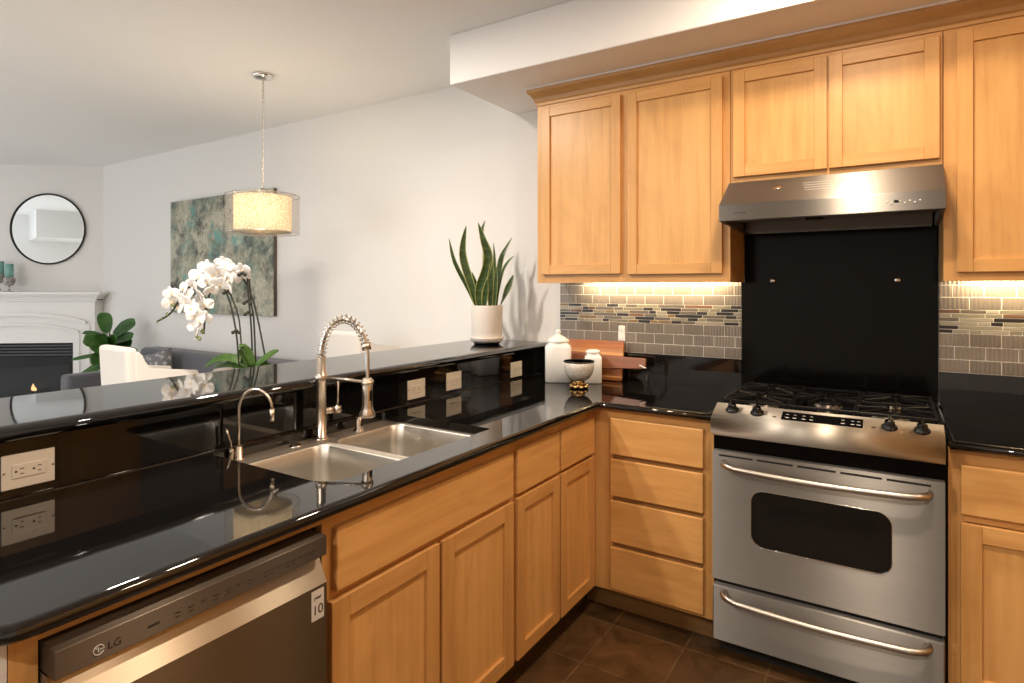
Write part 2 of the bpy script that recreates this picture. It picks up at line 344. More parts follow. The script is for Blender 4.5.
# ------------------------------------------------------------------ mesh builder
class MB:
    def __init__(s): s.bm = bmesh.new(); s.mats = []; s.cur = 0
    def mat(s, m):
        if m not in s.mats: s.mats.append(m)
        s.cur = s.mats.index(m); return s
    def _paint(s, faces):
        for f in faces: f.material_index = s.cur
    def quadbox(s, vs, bevel=0.0, seg=1):
        v = [s.bm.verts.new(p) for p in vs]
        idx = [(0, 3, 2, 1), (4, 5, 6, 7), (0, 1, 5, 4), (1, 2, 6, 5), (2, 3, 7, 6), (3, 0, 4, 7)]
        fs = [s.bm.faces.new([v[i] for i in q]) for q in idx]
        s._paint(fs)
        if bevel > 0:
            es = list({e for f in fs for e in f.edges})
            r = bmesh.ops.bevel(s.bm, geom=es, offset=bevel, segments=seg, profile=0.5, affect='EDGES')
            s._paint(r['faces'])
        return s
    def box(s, x0, x1, y0, y1, z0, z1, bevel=0.0, seg=1):
        return s.quadbox([(x0, y0, z0), (x1, y0, z0), (x1, y1, z0), (x0, y1, z0), (x0, y0, z1), (x1, y0, z1), (x1, y1, z1), (x0, y1, z1)], bevel, seg)
    def lathe(s, prof, c=(0, 0, 0), n=32, axis='Z', arc=None, sq=None):
        """prof: list of (radius, height)."""
        rings = []
        for r, h in prof:
            ring = []
            if r < 1e-6:
                ring = [s.bm.verts.new(s._ax(0, 0, h, c, axis))]
            else:
                for i in range(n):
                    a = 2*PI*i/n; k = 1.0
                    if sq:
                        ca, sa = abs(math.cos(a)), abs(math.sin(a)); k = (ca**sq+sa**sq)**(-1/sq)
                    ring.append(s.bm.verts.new(s._ax(r*k*math.cos(a), r*k*math.sin(a), h, c, axis)))
            rings.append(ring)
        fs = []
        for a, b in zip(rings, rings[1:]):
            for i in range(n):
                j = (i+1) % n
                if len(a) == 1 and len(b) == 1: continue
                if len(a) == 1: fs.append(s.bm.faces.new((a[0], b[j], b[i])))
                elif len(b) == 1: fs.append(s.bm.faces.new((a[i], a[j], b[0])))
                else: fs.append(s.bm.faces.new((a[i], a[j], b[j], b[i])))
        if len(rings[0]) > 1: fs.append(s.bm.faces.new(rings[0][::-1]))
        if len(rings[-1]) > 1: fs.append(s.bm.faces.new(rings[-1]))
        for f in fs: f.smooth = True
        s._paint(fs); return s
    def open_lathe(s, prof, c=(0, 0, 0), n=48):
        rings = [[s.bm.verts.new((c[0]+r*math.cos(2*PI*i/n), c[1]+r*math.sin(2*PI*i/n), c[2]+h)) for i in range(n)] for r, h in prof]
        for a, b in zip(rings, rings[1:]):
            for i in range(n):
                f = s.bm.faces.new((a[i], a[(i+1) % n], b[(i+1) % n], b[i])); f.smooth = True; f.material_index = s.cur
        return s
    def _ax(s, x, y, h, c, axis):
        if axis == 'Z': p = (x, y, h)
        elif axis == 'Y': p = (x, h, -y)
        elif axis == 'X': p = (h, y, -x)
        else: p = axis @ Vector((x, y, h))
        return (c[0]+p[0], c[1]+p[1], c[2]+p[2])
    def tube(s, pts, r, n=10, caps=True, flat=None):
        pts = [Vector(p) for p in pts]; k = len(pts)
        rs = r if isinstance(r, (list, tuple)) else [r]*k
        T = [(pts[min(i+1, k-1)]-pts[max(i-1, 0)]).normalized() for i in range(k)]
        up = Vector((0, 0, 1)) if abs(T[0].z) < 0.9 else Vector((1, 0, 0))
        nrm = (up-T[0]*up.dot(T[0])).normalized(); rings = []
        for i in range(k):
            nrm = (nrm-T[i]*nrm.dot(T[i])).normalized(); bi = T[i].cross(nrm)
            rings.append([s.bm.verts.new(pts[i]+(nrm*math.cos(2*PI*j/n)+bi*math.sin(2*PI*j/n))*rs[i]) for j in range(n)])
        fs = []
        for a, b in zip(rings, rings[1:]):
            for j in range(n):
                fs.append(s.bm.faces.new((a[j], a[(j+1) % n], b[(j+1) % n], b[j])))
        if caps: fs += [s.bm.faces.new(rings[0][::-1]), s.bm.faces.new(rings[-1])]
        for f in fs: f.smooth = True
        s._paint(fs); return s
    def prism(s, poly, fn, t0, t1, bevel=0.0, smooth=False):
        """poly of (a,b); fn(a,b,t)->xyz"""
        A = [s.bm.verts.new(fn(a, b, t0)) for a, b in poly]; B = [s.bm.verts.new(fn(a, b, t1)) for a, b in poly]
        n = len(poly); fs = [s.bm.faces.new(A[::-1]), s.bm.faces.new(B)]
        for i in range(n):
            f = s.bm.faces.new((A[i], A[(i+1) % n], B[(i+1) % n], B[i])); f.smooth = smooth; fs.append(f)
        s._paint(fs)
        if bevel > 0:
            es = list({e for f in fs[:2] for e in f.edges})
            r = bmesh.ops.bevel(s.bm, geom=es, offset=bevel, segments=2, profile=0.5, affect='EDGES'); s._paint(r['faces'])
        return s
    def ball(s, c, r, n=12, sc=(1, 1, 1)):
        prof = [(r*math.sin(PI*i/n)*1.0, -r*math.cos(PI*i/n)*sc[2]) for i in range(n+1)]
        prof[0] = (0, prof[0][1]); prof[-1] = (0, prof[-1][1])
        return s.lathe(prof, c, n*2)
    def leaf(s, pts, widths, normal, edge=None, cup=0.12, thick=0.0015):
        """ribbon along pts with 4 columns; edge material on the outer columns"""
        pts = [Vector(p) for p in pts]; k = len(pts); rows = []
        nv = Vector(normal).normalized()
        base = s.cur
        for i in range(k):
            T = (pts[min(i+1, k-1)]-pts[max(i-1, 0)]).normalized(); side = T.cross(nv)
            if side.length < 1e-4: side = Vector((1, 0, 0))
            side.normalize(); up = side.cross(T).normalized()
            row = []
            for u in (-1, -0.8, 0, 0.8, 1):
                row.append(pts[i]+side*widths[i]*u+up*(abs(u)**2)*widths[i]*cup)
            rows.append((row, up))
        top = [[s.bm.verts.new(p+u_*thick) for p in r_] for r_, u_ in rows]
        bot = [[s.bm.verts.new(p-u_*thick) for p in r_] for r_, u_ in rows]
        for i in range(k-1):
            for j in range(4):
                mi = base if (edge is None or j in (1, 2)) else edge
                for g, fl in ((top, False), (bot, True)):
                    q = [g[i][j], g[i][j+1], g[i+1][j+1], g[i+1][j]]
                    f = s.bm.faces.new(q[::-1] if not fl else q); f.smooth = True; f.material_index = mi
            for j in (0, 4):
                mi = base if edge is None else edge
                f = s.bm.faces.new((top[i][j], top[i+1][j], bot[i+1][j], bot[i][j])); f.material_index = mi
        s.bm.faces.new(top[0]+bot[0][::-1]); s.bm.faces.new(top[-1]+bot[-1][::-1])
        return s
    def build(s, name, mat=None, parent=None, xf=None):
        if mat is not None:
            s.mats = s.mats or []
            if mat not in s.mats and not s.mats: s.mats = [mat]
        bmesh.ops.remove_doubles(s.bm, verts=s.bm.verts, dist=1e-6)
        bmesh.ops.recalc_face_normals(s.bm, faces=s.bm.faces)
        me = bpy.data.meshes.new(name)
        loc = Vector((0, 0, 0))
        root = parent
        if parent is not None and not parent.get('_local'):
            loc = wloc(parent)
        elif parent is None and xf is None:
            zs = [v.co.z for v in s.bm.verts]; xs = [v.co.x for v in s.bm.verts]; ys = [v.co.y for v in s.bm.verts]
            loc = Vector(((min(xs)+max(xs))/2, (min(ys)+max(ys))/2, min(zs)))
        if parent is None or not parent.get('_local'):
            for v in s.bm.verts: v.co -= loc
        s.bm.to_mesh(me); s.bm.free()
        for mm_ in s.mats: me.materials.append(mm_)
        o = bpy.data.objects.new(name, me); COL.objects.link(o)
        if parent is None: o.location = loc
        else:
            o.parent = parent
            if parent.get('_local'): o['_local'] = 1
        return o
def wloc(o):
    v = Vector((0, 0, 0))
    while o is not None: v += o.location; o = o.parent
    return v
def B(name, mat, parent, *boxes, bevel=0.0, seg=1):
    mb = MB().mat(mat)
    for bx in boxes: mb.box(*bx, bevel, seg)
    return mb.build(name, None, parent)
def thing(name, label, cat, loc=(0, 0, 0), rotz=0.0, group=None, local=False):
    o = bpy.data.objects.new(name, None); COL.objects.link(o); o.location = loc; o.rotation_euler = (0, 0, rotz)
    o.empty_display_size = 0.1
    o['label'] = label; o['category'] = cat
    if group: o['group'] = group
    if local: o['_local'] = 1
    return o
def tag(o, label, cat, group=None):
    o['label'] = label; o['category'] = cat
    if group: o['group'] = group
    return o
def struct(name, mb_or_obj):
    mb_or_obj.name = name; mb_or_obj['kind'] = 'structure'; return mb_or_obj
def copy_tree(o, parent=None):
    c = o.copy(); COL.objects.link(c)
    if parent is not None: c.parent = parent
    for ch in [x for x in bpy.data.objects if x.parent == o and x is not c]: copy_tree(ch, c)
    return c
def text_mesh(txt, size, mat, parent, name, origin, xdir, ydir, extr=0.0004, align='LEFT'):
    cu = bpy.data.curves.new('lettering', 'FONT'); cu.body = txt; cu.size = size; cu.extrude = extr; cu.align_x = align
    tmp = bpy.data.objects.new('lettering', cu); COL.objects.link(tmp)
    dg = bpy.context.evaluated_depsgraph_get(); me = bpy.data.meshes.new_from_object(tmp.evaluated_get(dg))
    bpy.data.objects.remove(tmp); bpy.data.curves.remove(cu)
    X = Vector(xdir); Y = Vector(ydir); Z = X.cross(Y)
    mt = Matrix.Translation(Vector(origin)-wloc(parent)) @ Matrix((X, Y, Z)).transposed().to_4x4()
    me.transform(mt); me.materials.clear(); me.materials.append(mat)
    o = bpy.data.objects.new(name, me); COL.objects.link(o); o.parent = parent
    return o
def offset_poly(P, d):
    n = len(P); out = []
    for i in range(n):
        p0, p1, p2 = Vector(P[i-1]), Vector(P[i]), Vector(P[(i+1) % n])
        a = (p1-p0).normalized(); b_ = (p2-p1).normalized()
        n1 = Vector((-a.y, a.x)); n2 = Vector((-b_.y, b_.x)); m_ = (n1+n2)
        m_ = m_/max(0.2, (m_.length_squared/2)) if m_.length > 1e-6 else n1
        out.append(tuple(p1+m_*d))
    return out
def round_corner(P, i, r, k=5):
    p0, p1, p2 = Vector(P[i-1]), Vector(P[i]), Vector(P[(i+1) % len(P)])
    a = p1+(p0-p1).normalized()*r; b_ = p1+(p2-p1).normalized()*r
    res = []
    for j in range(k+1):
        t_ = j/k; res.append(tuple(a*(1-t_)**2+p1*2*t_*(1-t_)+b_*t_**2))
    return P[:i]+res+P[i+1:]
def rrect(x0, x1, y0, y1, r, k=5):
    out = []
    for cx, cy, a0 in ((x1-r, y0+r, -90), (x1-r, y1-r, 0), (x0+r, y1-r, 90), (x0+r, y0+r, 180)):
        for j in range(k+1):
            a = R(a0+90*j/k); out.append((cx+r*math.cos(a), cy+r*math.sin(a)))
    return out
def slab(outline, z0, z1, mat, holes=(), edge=0.019):
    """stone slab with an eased, nearly bullnosed edge"""
    mb = MB().mat(mat); bm = mb.bm; th = z1-z0; r = min(edge, th/2); prof = []
    for j in range(7):
        a = R(90*j/6); prof.append((r*(1-math.sin(a)), z0+r*(1-math.cos(a))))
    for j in range(7):
        a = R(90*j/6); prof.append((r*(1-math.cos(a)), z1-r*(1-math.sin(a))))
    loops = []
    for d, z in prof:
        loops.append([bm.verts.new((p[0], p[1], z)) for p in offset_poly(outline, d)])
    n = len(outline)
    for a, b_ in zip(loops, loops[1:]):
        for i in range(n):
            f = bm.faces.new((a[i], a[(i+1) % n], b_[(i+1) % n], b_[i])); f.smooth = True
    hl = []
    for z, loop in ((z0, loops[0]), (z1, loops[-1])):
        hv = [[bm.verts.new((p[0], p[1], z)) for p in h] for h in holes]; hl.append(hv)
        allv = list(loop)+[v for h in hv for v in h]
        tri = tessellate_polygon([[v.co for v in loop]]+[[v.co for v in h] for h in hv])
        for q in tri:
            try: bm.faces.new([allv[i] for i in q])
            except ValueError: pass
    for a, b_ in zip(hl[0], hl[1]):
        for i in range(len(a)): bm.faces.new((a[i], a[(i+1) % len(a)], b_[(i+1) % len(a)], b_[i]))
    return mb

# ------------------------------------------------------------------ room shell
XR, YF, XL = 2.55, -6.2, -8.95
CORN = Vector((-6.583, 0)); DA = R(38); DW = Vector((-math.cos(DA), -math.sin(DA))); DN = Vector((math.sin(DA), -math.cos(DA)))
def dpt(u, off, z): p = CORN+DW*u+DN*off; return (p.x, p.y, z)
DL = (XL-CORN.x)/DW.x; YD = CORN.y+DW.y*DL
struct('floor', B('floor', M['floor'], None, (XL-0.2, XR+0.2, YF-0.2, 0.2, -0.1, 0)))
struct('ceiling', B('ceiling', M['ceil'], None, (XL-0.2, XR+0.2, YF-0.2, 0.2, CEIL, CEIL+0.1)))
struct('wall_back', B('wall_back', M['wall'], None, (CORN.x-0.5, XR+0.2, 0, 0.15, 0, CEIL)))
struct('wall_right', B('wall_right', M['wall'], None, (XR, XR+0.15, YF, 0, 0, CEIL)))
mb = MB().mat(M['wall']); mb.quadbox([dpt(DL+0.2, 0, 0), dpt(-0.0, 0, 0), dpt(0, -0.15, 0), dpt(DL+0.2, -0.15, 0), dpt(DL+0.2, 0, CEIL), dpt(0, 0, CEIL), dpt(0, -0.15, CEIL), dpt(DL+0.2, -0.15, CEIL)])
struct('wall_fireplace', mb.build('wall_fireplace'))
struct('wall_left', B('wall_left', M['wall'], None, (XL-0.15, XL, YF, YD, 0, 0.65), (XL-0.15, XL, YF, YD, 2.35, CEIL), (XL-0.15, XL, YF, -5.45, 0.65, 2.35), (XL-0.15, XL, -3.15, YD, 0.65, 2.35)))
wl_ = B('window_2', M['white'], None, (XL-0.12, XL+0.02, -5.45, -3.15, 0.65, 0.70), (XL-0.12, XL+0.02, -5.45, -3.15, 2.30, 2.35), (XL-0.12, XL+0.02, -5.45, -5.40, 0.70, 2.30), (XL-0.12, XL+0.02, -3.20, -3.15, 0.70, 2.30))  # added window in the unseen left wall, framing the second daylight lamp
wl_['kind'] = 'structure'
struct('floor_carpet', B('floor_carpet', M['carpet'], None, (XL, -1.37, YF, -0.001, 0.0, 0.006)))  # unseen pale carpet, added to bounce daylight up to the ceiling
# wall behind the photographer with an added window framing the daylight lamp
wy0, wy1 = YF-0.15, YF
WX = [(-5.55, -3.05)]
bx = [(XL, XR, wy0, wy1, 0, 0.85), (XL, XR, wy0, wy1, 2.35, CEIL), (XL, WX[0][0], wy0, wy1, 0.85, 2.35), (WX[0][1], XR, wy0, wy1, 0.85, 2.35)]
struct('wall_front', B('wall_front', M['wall'], None, *bx))
for i, (a, b_) in enumerate(WX):
    wdw = B('window_%d' % (i+1), M['white'], None, (a, b_, wy0+0.03, wy1+0.02, 0.85, 0.90), (a, b_, wy0+0.03, wy1+0.02, 2.30, 2.35), (a, a+0.05, wy0+0.03, wy1+0.02, 0.90, 2.30), (b_-0.05, b_, wy0+0.03, wy1+0.02, 0.90, 2.30), ((a+b_)/2-0.025, (a+b_)/2+0.025, wy0+0.03, wy1+0.02, 0.90, 2.30))
    wdw['kind'] = 'structure'
# living room bulkhead seen in the round mirror
struct('wall_bulkhead', B('wall_bulkhead', M['wall'], None, (-6.71, -5.6, -6.2, -5.0, 2.27, CEIL)))
# kitchen soffit
struct('ceiling_soffit', B('ceiling_soffit', M['ceil'], None, (-1.3226, XR, -0.6283, 0, 2.478, CEIL), bevel=0.006, seg=2))
# knee wall that carries the raised bar
struct('wall_knee', B('wall_knee', M['wall'], None, (-1.36, -1.157, -2.74, 0, 0, 1.075)))
struct('wall_knee_end', B('wall_knee_end', M['white'], None, (-1.155, -0.5205, -2.80, -2.7075, 0, 0.9035)))

# recessed cans
for x, y, p in CANS:
    lab = {(0.42, -0.95): 'recessed ceiling downlight in front of the range hood', (0.45, -1.62): 'recessed ceiling downlight over the middle of the kitchen floor', (-1.65, -1.72): 'recessed ceiling downlight over the raised bar', (1.6, -1.6): 'recessed ceiling downlight on the far right of the kitchen', (0.45, -4.2): 'recessed ceiling downlight behind the camera on the kitchen side', (-1.2, -3.9): 'recessed ceiling downlight behind the camera on the living room side'}[(x, y)]
    t_ = thing('recessed_downlight', lab, 'ceiling light', (x, y, CEIL-0.012))
    mb = MB().mat(M['white']); mb.open_lathe([(0.068, 0.012), (0.068, 0.0), (0.095, 0.0), (0.095, 0.012)], (x, y, CEIL-0.012), 32); mb.build('trim_ring', None, t_)
    mb = MB().mat(M['bulb']); mb.lathe([(0.067, 0.006), (0.067, 0.010)], (x, y, CEIL-0.012), 32); mb.build('lens', None, t_)

# ------------------------------------------------------------------ cabinetry
def shaker(name, parent, plane, a0, a1, z0, z1, face, th=0.02, st=0.048, mv=None, mh=None):
    """plane 'Y': door lies in XZ with its front at y=face (towards -Y).  plane 'X': in YZ, front at x=face (towards +X)."""
    mb = MB()
    def bx(u0, u1, w0, w1, d0, d1, mt, bv=0.0015):
        mb.mat(mt)
        if plane == 'Y': mb.box(u0, u1, face+d0, face+d1, w0, w1, bv)
        else: mb.box(face-d1, face-d0, u0, u1, w0, w1, bv)
    bx(a0, a0+st, z0, z1, 0, th, M['mv']); bx(a1-st, a1, z0, z1, 0, th, M['mv'])
    bx(a0+st, a1-st, z0, z0+st, 0.0006, th, M['mh']); bx(a0+st, a1-st, z1-st, z1, 0.0006, th, M['mh'])
    bx(a0+st-0.004, a1-st+0.004, z0+st-0.004, z1-st+0.004, 0.011, th-0.002, M['mv'], 0)
    return mb.build(name, None, parent)
def slabfront(name, parent, plane, a0, a1, z0, z1, face, th=0.02):
    mb = MB().mat(M['mh'])
    if plane == 'Y': mb.box(a0, a1, face, face+th, z0, z1, 0.004, 2)
    else: mb.box(face-th, face, a0, a1, z0, z1, 0.004, 2)
    return mb.build(name, None, parent)
def faceframe(parent, plane, face, verts_, rails, th=0.02):
    """stiles (a0,a1,z0,z1) and rails"""
    mb = MB()
    for lst, mt in ((verts_, M['mv']), (rails, M['mh'])):
        mb.mat(mt)
        for a0, a1, z0, z1 in lst:
            dd = 0.0 if mt is M['mv'] else 0.0005
            if plane == 'Y': mb.box(a0, a1, face+dd, face+th, z0, z1)
            else: mb.box(face-th, face-dd, a0, a1, z0, z1)
    return mb.build('face_frame', None, parent)
UF, UD = -0.305, -0.325       # wall cabinet frame / door faces
UB, UT = 1.457, 2.43
# wall cabinet left of the hood
c = thing('wall_cabinet', 'tall two-door maple wall cabinet left of the range hood', 'cabinet', (-0.49, -0.15, UB))
B('body', M['mv'], c, (-0.986, 0.0, UF+0.021, -0.002, UB+0.030, UT), (-0.986, -0.97, UF+0.021, -0.002, UB, UB+0.030), (-0.016, 0.0, UF+0.021, -0.0185, UB, UB+0.030))
faceframe(c, 'Y', UF, [(-0.986, -0.94, UB, UT), (-0.52, -0.465, UB, UT), (-0.045, 0.0, UB, UT)], [(-0.94, -0.52, UB, UB+0.052), (-0.465, -0.045, UB, UB+0.052), (-0.94, -0.52, 2.36, UT), (-0.465, -0.045, 2.36, UT)])
shaker('door', c, 'Y', -0.951, -0.511, 1.500, 2.372, UD)
shaker('door', c, 'Y', -0.475, -0.031, 1.496, 2.370, UD)
# cabinet above hood
c = thing('hood_cabinet', 'short two-door maple wall cabinet directly above the range hood', 'cabinet', (0.38, -0.15, 1.892))
B('body', M['mv'], c, (0.003, 0.764, UF+0.021, -0.002, 1.90, UT))
faceframe(c, 'Y', UF, [(0.003, 0.03, 1.892, UT), (0.37, 0.40, 1.892, UT), (0.745, 0.764, 1.892, UT)], [(0.03, 0.37, 1.892, 1.935), (0.40, 0.745, 1.892, 1.935), (0.03, 0.37, 2.35, UT), (0.40, 0.745, 2.35, UT)])
shaker('door', c, 'Y', 0.016, 0.382, 1.916, 2.374, UD)
shaker('door', c, 'Y', 0.389, 0.755, 1.916, 2.372, UD)
# right wall cabinet
c = thing('wall_cabinet', 'tall maple wall cabinet at the right edge, beside the range hood', 'cabinet', (1.2, -0.15, UB))
B('body', M['mv'], c, (0.767, 1.65, UF+0.021, -0.002, UB+0.030, UT), (0.767, 0.783, UF+0.021, -0.012, UB, UB+0.030))
faceframe(c, 'Y', UF, [(0.767, 0.82, UB, UT), (1.185, 1.235, UB, UT), (1.6, 1.65, UB, UT)], [(0.82, 1.185, UB, UB+0.052), (1.235, 1.6, UB, UB+0.052), (0.82, 1.185, 2.36, UT), (1.235, 1.6, 2.36, UT)])
shaker('door', c, 'Y', 0.806, 1.20, 1.490, 2.376, UD)
shaker('door', c, 'Y', 1.215, 1.61, 1.490, 2.376, UD)
# crown moulding
prof = [(UF, 2.392), (UF-0.008, 2.392), (UF-0.010, 2.405), (UF-0.018, 2.412), (UF-0.022, 2.428), (UF-0.034, 2.440), (UF-0.046, 2.448), (UF-0.056, 2.456), (UF-0.058, 2.470), (UF, 2.470)]
mb = MB().mat(M['crown']); loops = []
for corner in ('R', 'C', 'L'):
    lp = []
    for a, z in prof:
        d = UF-a
        if corner == 'R': p = (1.65, UF-d, z)
        elif corner == 'C': p = (-0.986-d*0.62, UF-d, z)
        else: p = (-0.986-d*0.62, 0-0.002, z)
        lp.append(mb.bm.verts.new(p))
    loops.append(lp)
for a, b_ in zip(loops, loops[1:]):
    for i in range(len(prof)-1): mb.bm.faces.new((a[i], a[i+1], b_[i+1], b_[i]))
mb.bm.faces.new(loops[0]); mb.bm.faces.new(loops[2])
cm = mb.build('crown_molding')
tag(cm, 'stepped maple crown molding along the tops of the wall cabinets', 'molding')
tag(B('caulk_trim', M['white'], None, (-1.024, 1.66, UF-0.060, -0.002, 2.4705, 2.4778)), 'thin white trim strip between the crown molding and the soffit', 'trim')

# base cabinets -----------------------------------------------------
BF, BD = -0.61, -0.63
BT, BB = 0.9035, 0.105
c = thing('drawer_base_cabinet', 'maple base cabinet with a stack of four drawers left of the range', 'cabinet', (-0.23, -0.3, 0))
B('body', M['mv'], c, (-0.52, 0.006, BF+0.021, -0.002, BB, BT))
faceframe(c, 'Y', BF, [(-0.52, -0.425, BB, BT), (-0.035, 0.006, BB, BT)], [(-0.425, -0.035, 0.862, BT), (-0.425, -0.035, BB, 0.128)])
B('backing', M['dark_gap'], c, (-0.425, -0.035, BF+0.012, BF+0.02, 0.128, 0.862))
for z0, z1 in ((0.708, 0.865), (0.528, 0.688), (0.326, 0.508), (0.122, 0.306)):
    slabfront('drawer', c, 'Y', -0.431, -0.031, z0, z1, BD)
B('toe_kick', M['mtoe'], c, (-0.58, 0.006, -0.548, -0.53, 0, BB-0.001))
# right base cabinet
c = thing('base_cabinet', 'maple base cabinet right of the range with one drawer above its door', 'cabinet', (1.2, -0.3, 0))
B('body', M['mv'], c, (0.764, 1.65, BF+0.021, -0.002, BB, BT))
faceframe(c, 'Y', BF, [(0.764, 0.81, BB, BT), (1.19, 1.25, BB, BT), (1.6, 1.65, BB, BT)], [(0.81, 1.19, 0.845, BT), (0.81, 1.19, 0.67, 0.70), (0.81, 1.19, BB, 0.13), (1.25, 1.6, 0.845, BT), (1.25, 1.6, 0.67, 0.70), (1.25, 1.6, BB, 0.13)])
for a0, a1 in ((0.796, 1.205), (1.235, 1.62)):
    slabfront('drawer', c, 'Y', a0, a1, 0.696, 0.856, BD)
    shaker('door', c, 'Y', a0, a1, 0.118, 0.668, BD, st=0.056)
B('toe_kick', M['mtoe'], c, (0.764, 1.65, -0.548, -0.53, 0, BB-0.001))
# peninsula : sink base and narrow base
PF, PD = -0.52, -0.50
c = thing('sink_base_cabinet', 'maple base cabinet under the sink with a wide false drawer front and two doors', 'cabinet', (-0.8, -1.7, 0))
B('body', M['mv'], c, (-1.13, PF-0.021, -2.112, -1.288, BB, 0.70))
faceframe(c, 'X', PF, [(-2.112, -2.065, BB, BT), (-1.72, -1.67, BB, 0.70), (-1.315, -1.288, BB, BT)], [(-2.065, -1.315, 0.855, BT), (-2.065, -1.315, 0.68, 0.715), (-2.065, -1.315, BB, 0.13)])
B('backing', M['dark_gap'], c, (PF-0.02, PF-0.012, -2.065, -1.315, 0.715, 0.855))
slabfront('false_drawer_front', c, 'X', -2.083, -1.299, 0.706, 0.861, PD)
shaker('door', c, 'X', -2.098, -1.701, 0.118, 0.688, PD, st=0.056)
shaker('door', c, 'X', -1.687, -1.299, 0.118, 0.688, PD, st=0.056)
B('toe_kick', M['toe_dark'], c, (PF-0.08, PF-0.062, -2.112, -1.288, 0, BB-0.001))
c = thing('corner_base_cabinet', 'maple base cabinet by the inside corner with two small drawers over two doors', 'cabinet', (-0.8, -0.95, 0))
B('body', M['mv'], c, (-1.13, PF-0.021, -1.285, -0.612, BB, BT))
faceframe(c, 'X', PF, [(-1.285, -1.255, BB, BT), (-0.975, -0.93, BB, BT), (-0.645, -0.612, BB, BT)], [(-1.255, -0.975, 0.855, BT), (-1.255, -0.975, 0.68, 0.71), (-1.255, -0.975, BB, 0.13), (-0.93, -0.645, 0.855, BT), (-0.93, -0.645, 0.68, 0.71), (-0.93, -0.645, BB, 0.13)])
for a0, a1 in ((-1.273, -0.961), (-0.946, -0.636)):
    slabfront('drawer', c, 'X', a0, a1, 0.704, 0.863, PD)
    shaker('door', c, 'X', a0, a1, 0.118, 0.690, PD, st=0.050)
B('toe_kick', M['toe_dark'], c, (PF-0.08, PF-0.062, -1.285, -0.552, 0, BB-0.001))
# dishwasher surround (end panel and top rail)
c = thing('dishwasher_surround', 'maple end panel and top rail framing the dishwasher', 'panel', (-0.8, -2.7, 0))
B('end_panel', M['mv'], c, (-1.13, PF-0.02, -2.706, -2.690, 0, BT), (PF-0.02, PF, -2.706, -2.668, 0.0, BT))
B('rail', M['mh'], c, (PF-0.02, PF-0.0005, -2.668, -2.1125, 0.876, BT))

# ------------------------------------------------------------------ stone
CT = 0.934
hole = rrect(-1.112, -0.588, -2.035, -1.312, 0.012, 6)
hole = [p for p in hole if not (p[0] > -0.602 and p[1] < -2.0)]
hole = [(-0.588-0.075+0.075*math.cos(R(a)), -2.035+0.075+0.075*math.sin(R(a))) for a in range(-90, 1, 10)]+hole
out = [(-1.137, -2.755), (-0.468, -2.755), (-0.468, -0.651), (0.006, -0.651), (0.006, -0.001), (-1.137, -0.001)]
out = round_corner(out, 2, 0.012, 3)
out = round_corner(out, 1, 0.07, 7)
o = slab(out, 0.904, CT, M['granite'], [hole]).build('countertop')
tag(o, 'L-shaped polished black granite countertop around the sink, ending at the range', 'countertop')
o = slab([(0.764, -0.651), (1.65, -0.651), (1.65, -0.001), (0.764, -0.001)], 0.904, CT, M['granite']).build('countertop')
tag(o, 'short black granite countertop at the right edge, right of the range', 'countertop')
led = [(-1.565, -2.83), (-1.088, -2.83), (-1.088, -0.001), (-1.565, -0.001)]
o = slab(led, 1.076, 1.116, M['granite']).build('raised_bar_counter')
tag(o, 'raised black granite bar top that runs from the left edge to the white wall', 'countertop')
o = B('bar_backsplash', M['granite'], None, (-1.156, -1.138, -2.74, -0.001, CT, 1.075))
tag(o, 'black granite upstand with outlets below the raised bar top', 'backsplash')
o = B('granite_upstand', M['granite'], None, (-1.137, -0.0125, -0.022, -0.001, CT+0.0005, 1.085))
tag(o, 'low black granite upstand along the wall left of the range', 'backsplash')
o = B('granite_upstand', M['granite'], None, (0.766, 1.65, -0.022, -0.001, CT+0.0005, 1.085))
tag(o, 'low black granite upstand along the wall right of the range', 'backsplash')

# tiled backsplash
def tilefield(name, label, x0, x1, zb, seed):
    rnd = random.Random(seed)
    t_ = thing(name, label, 'backsplash', ((x0+x1)/2, -0.004, zb))
    B('grout_bed', M['grout'], t_, (x0, x1, -0.0093, -0.0005, zb, 1.4855))
    sub = MB().mat(M['subway']); top_ = sub; mos = MB()
    g = 0.0028
    def row(z0, z1, off):
        nonlocal sub
        x = x0-off
        while x < x1:
            a, b_ = max(x+g/2, x0+0.0008), min(x+0.1015-g/2, x1-0.0008)
            if b_-a > 0.006: sub.box(a, b_, -0.0105, -0.005, z0+g/2, z1-g/2, 0.0008)
            x += 0.1015
    rh = 0.0535
    zt_ = 1.4555; row(zt_-0.012, zt_+0.029, 0.05)
    row(zt_-0.012-0.050, zt_-0.012, 0.055)
    row(zt_-0.012-0.100, zt_-0.062, 0.0)
    z = zt_-0.112-0.098; zz = z; k = 0
    sub.build('upper_subway_tiles', None, t_); sub = MB().mat(M['subway'])
    while zz-zb > 0.01:
        row(max(zz-rh, zb), zz, 0.05*(k % 2)); zz -= rh; k += 1
    n = 6; h = 0.098/n
    last = -1
    for r_ in range(n):
        x = x0-rnd.random()*0.05
        while x < x1:
            L = rnd.choice([0.040, 0.055, 0.07, 0.085, 0.11, 0.14])
            k = rnd.choices(range(6), [34, 20, 20, 4, 8, 16])[0]
            if k == last == 0: k = 1
            last = k
            a, b_ = max(x+g/2, x0+0.0008), min(x+L-g/2, x1-0.0008)
            if b_-a > 0.005: mos.mat(MOS[k]); mos.box(a, b_, -0.0105, -0.005, z+r_*h+g*0.5, z+(r_+1)*h-g*0.5, 0.0006)
            x += L
    sub.build('lower_subway_tiles', None, t_); mos.build('mosaic_band', None, t_)
    return t_
tilefield('tile_backsplash', 'grey subway tile backsplash with a mosaic band left of the black range panel', -1.009, -0.013, 1.0855, 4)
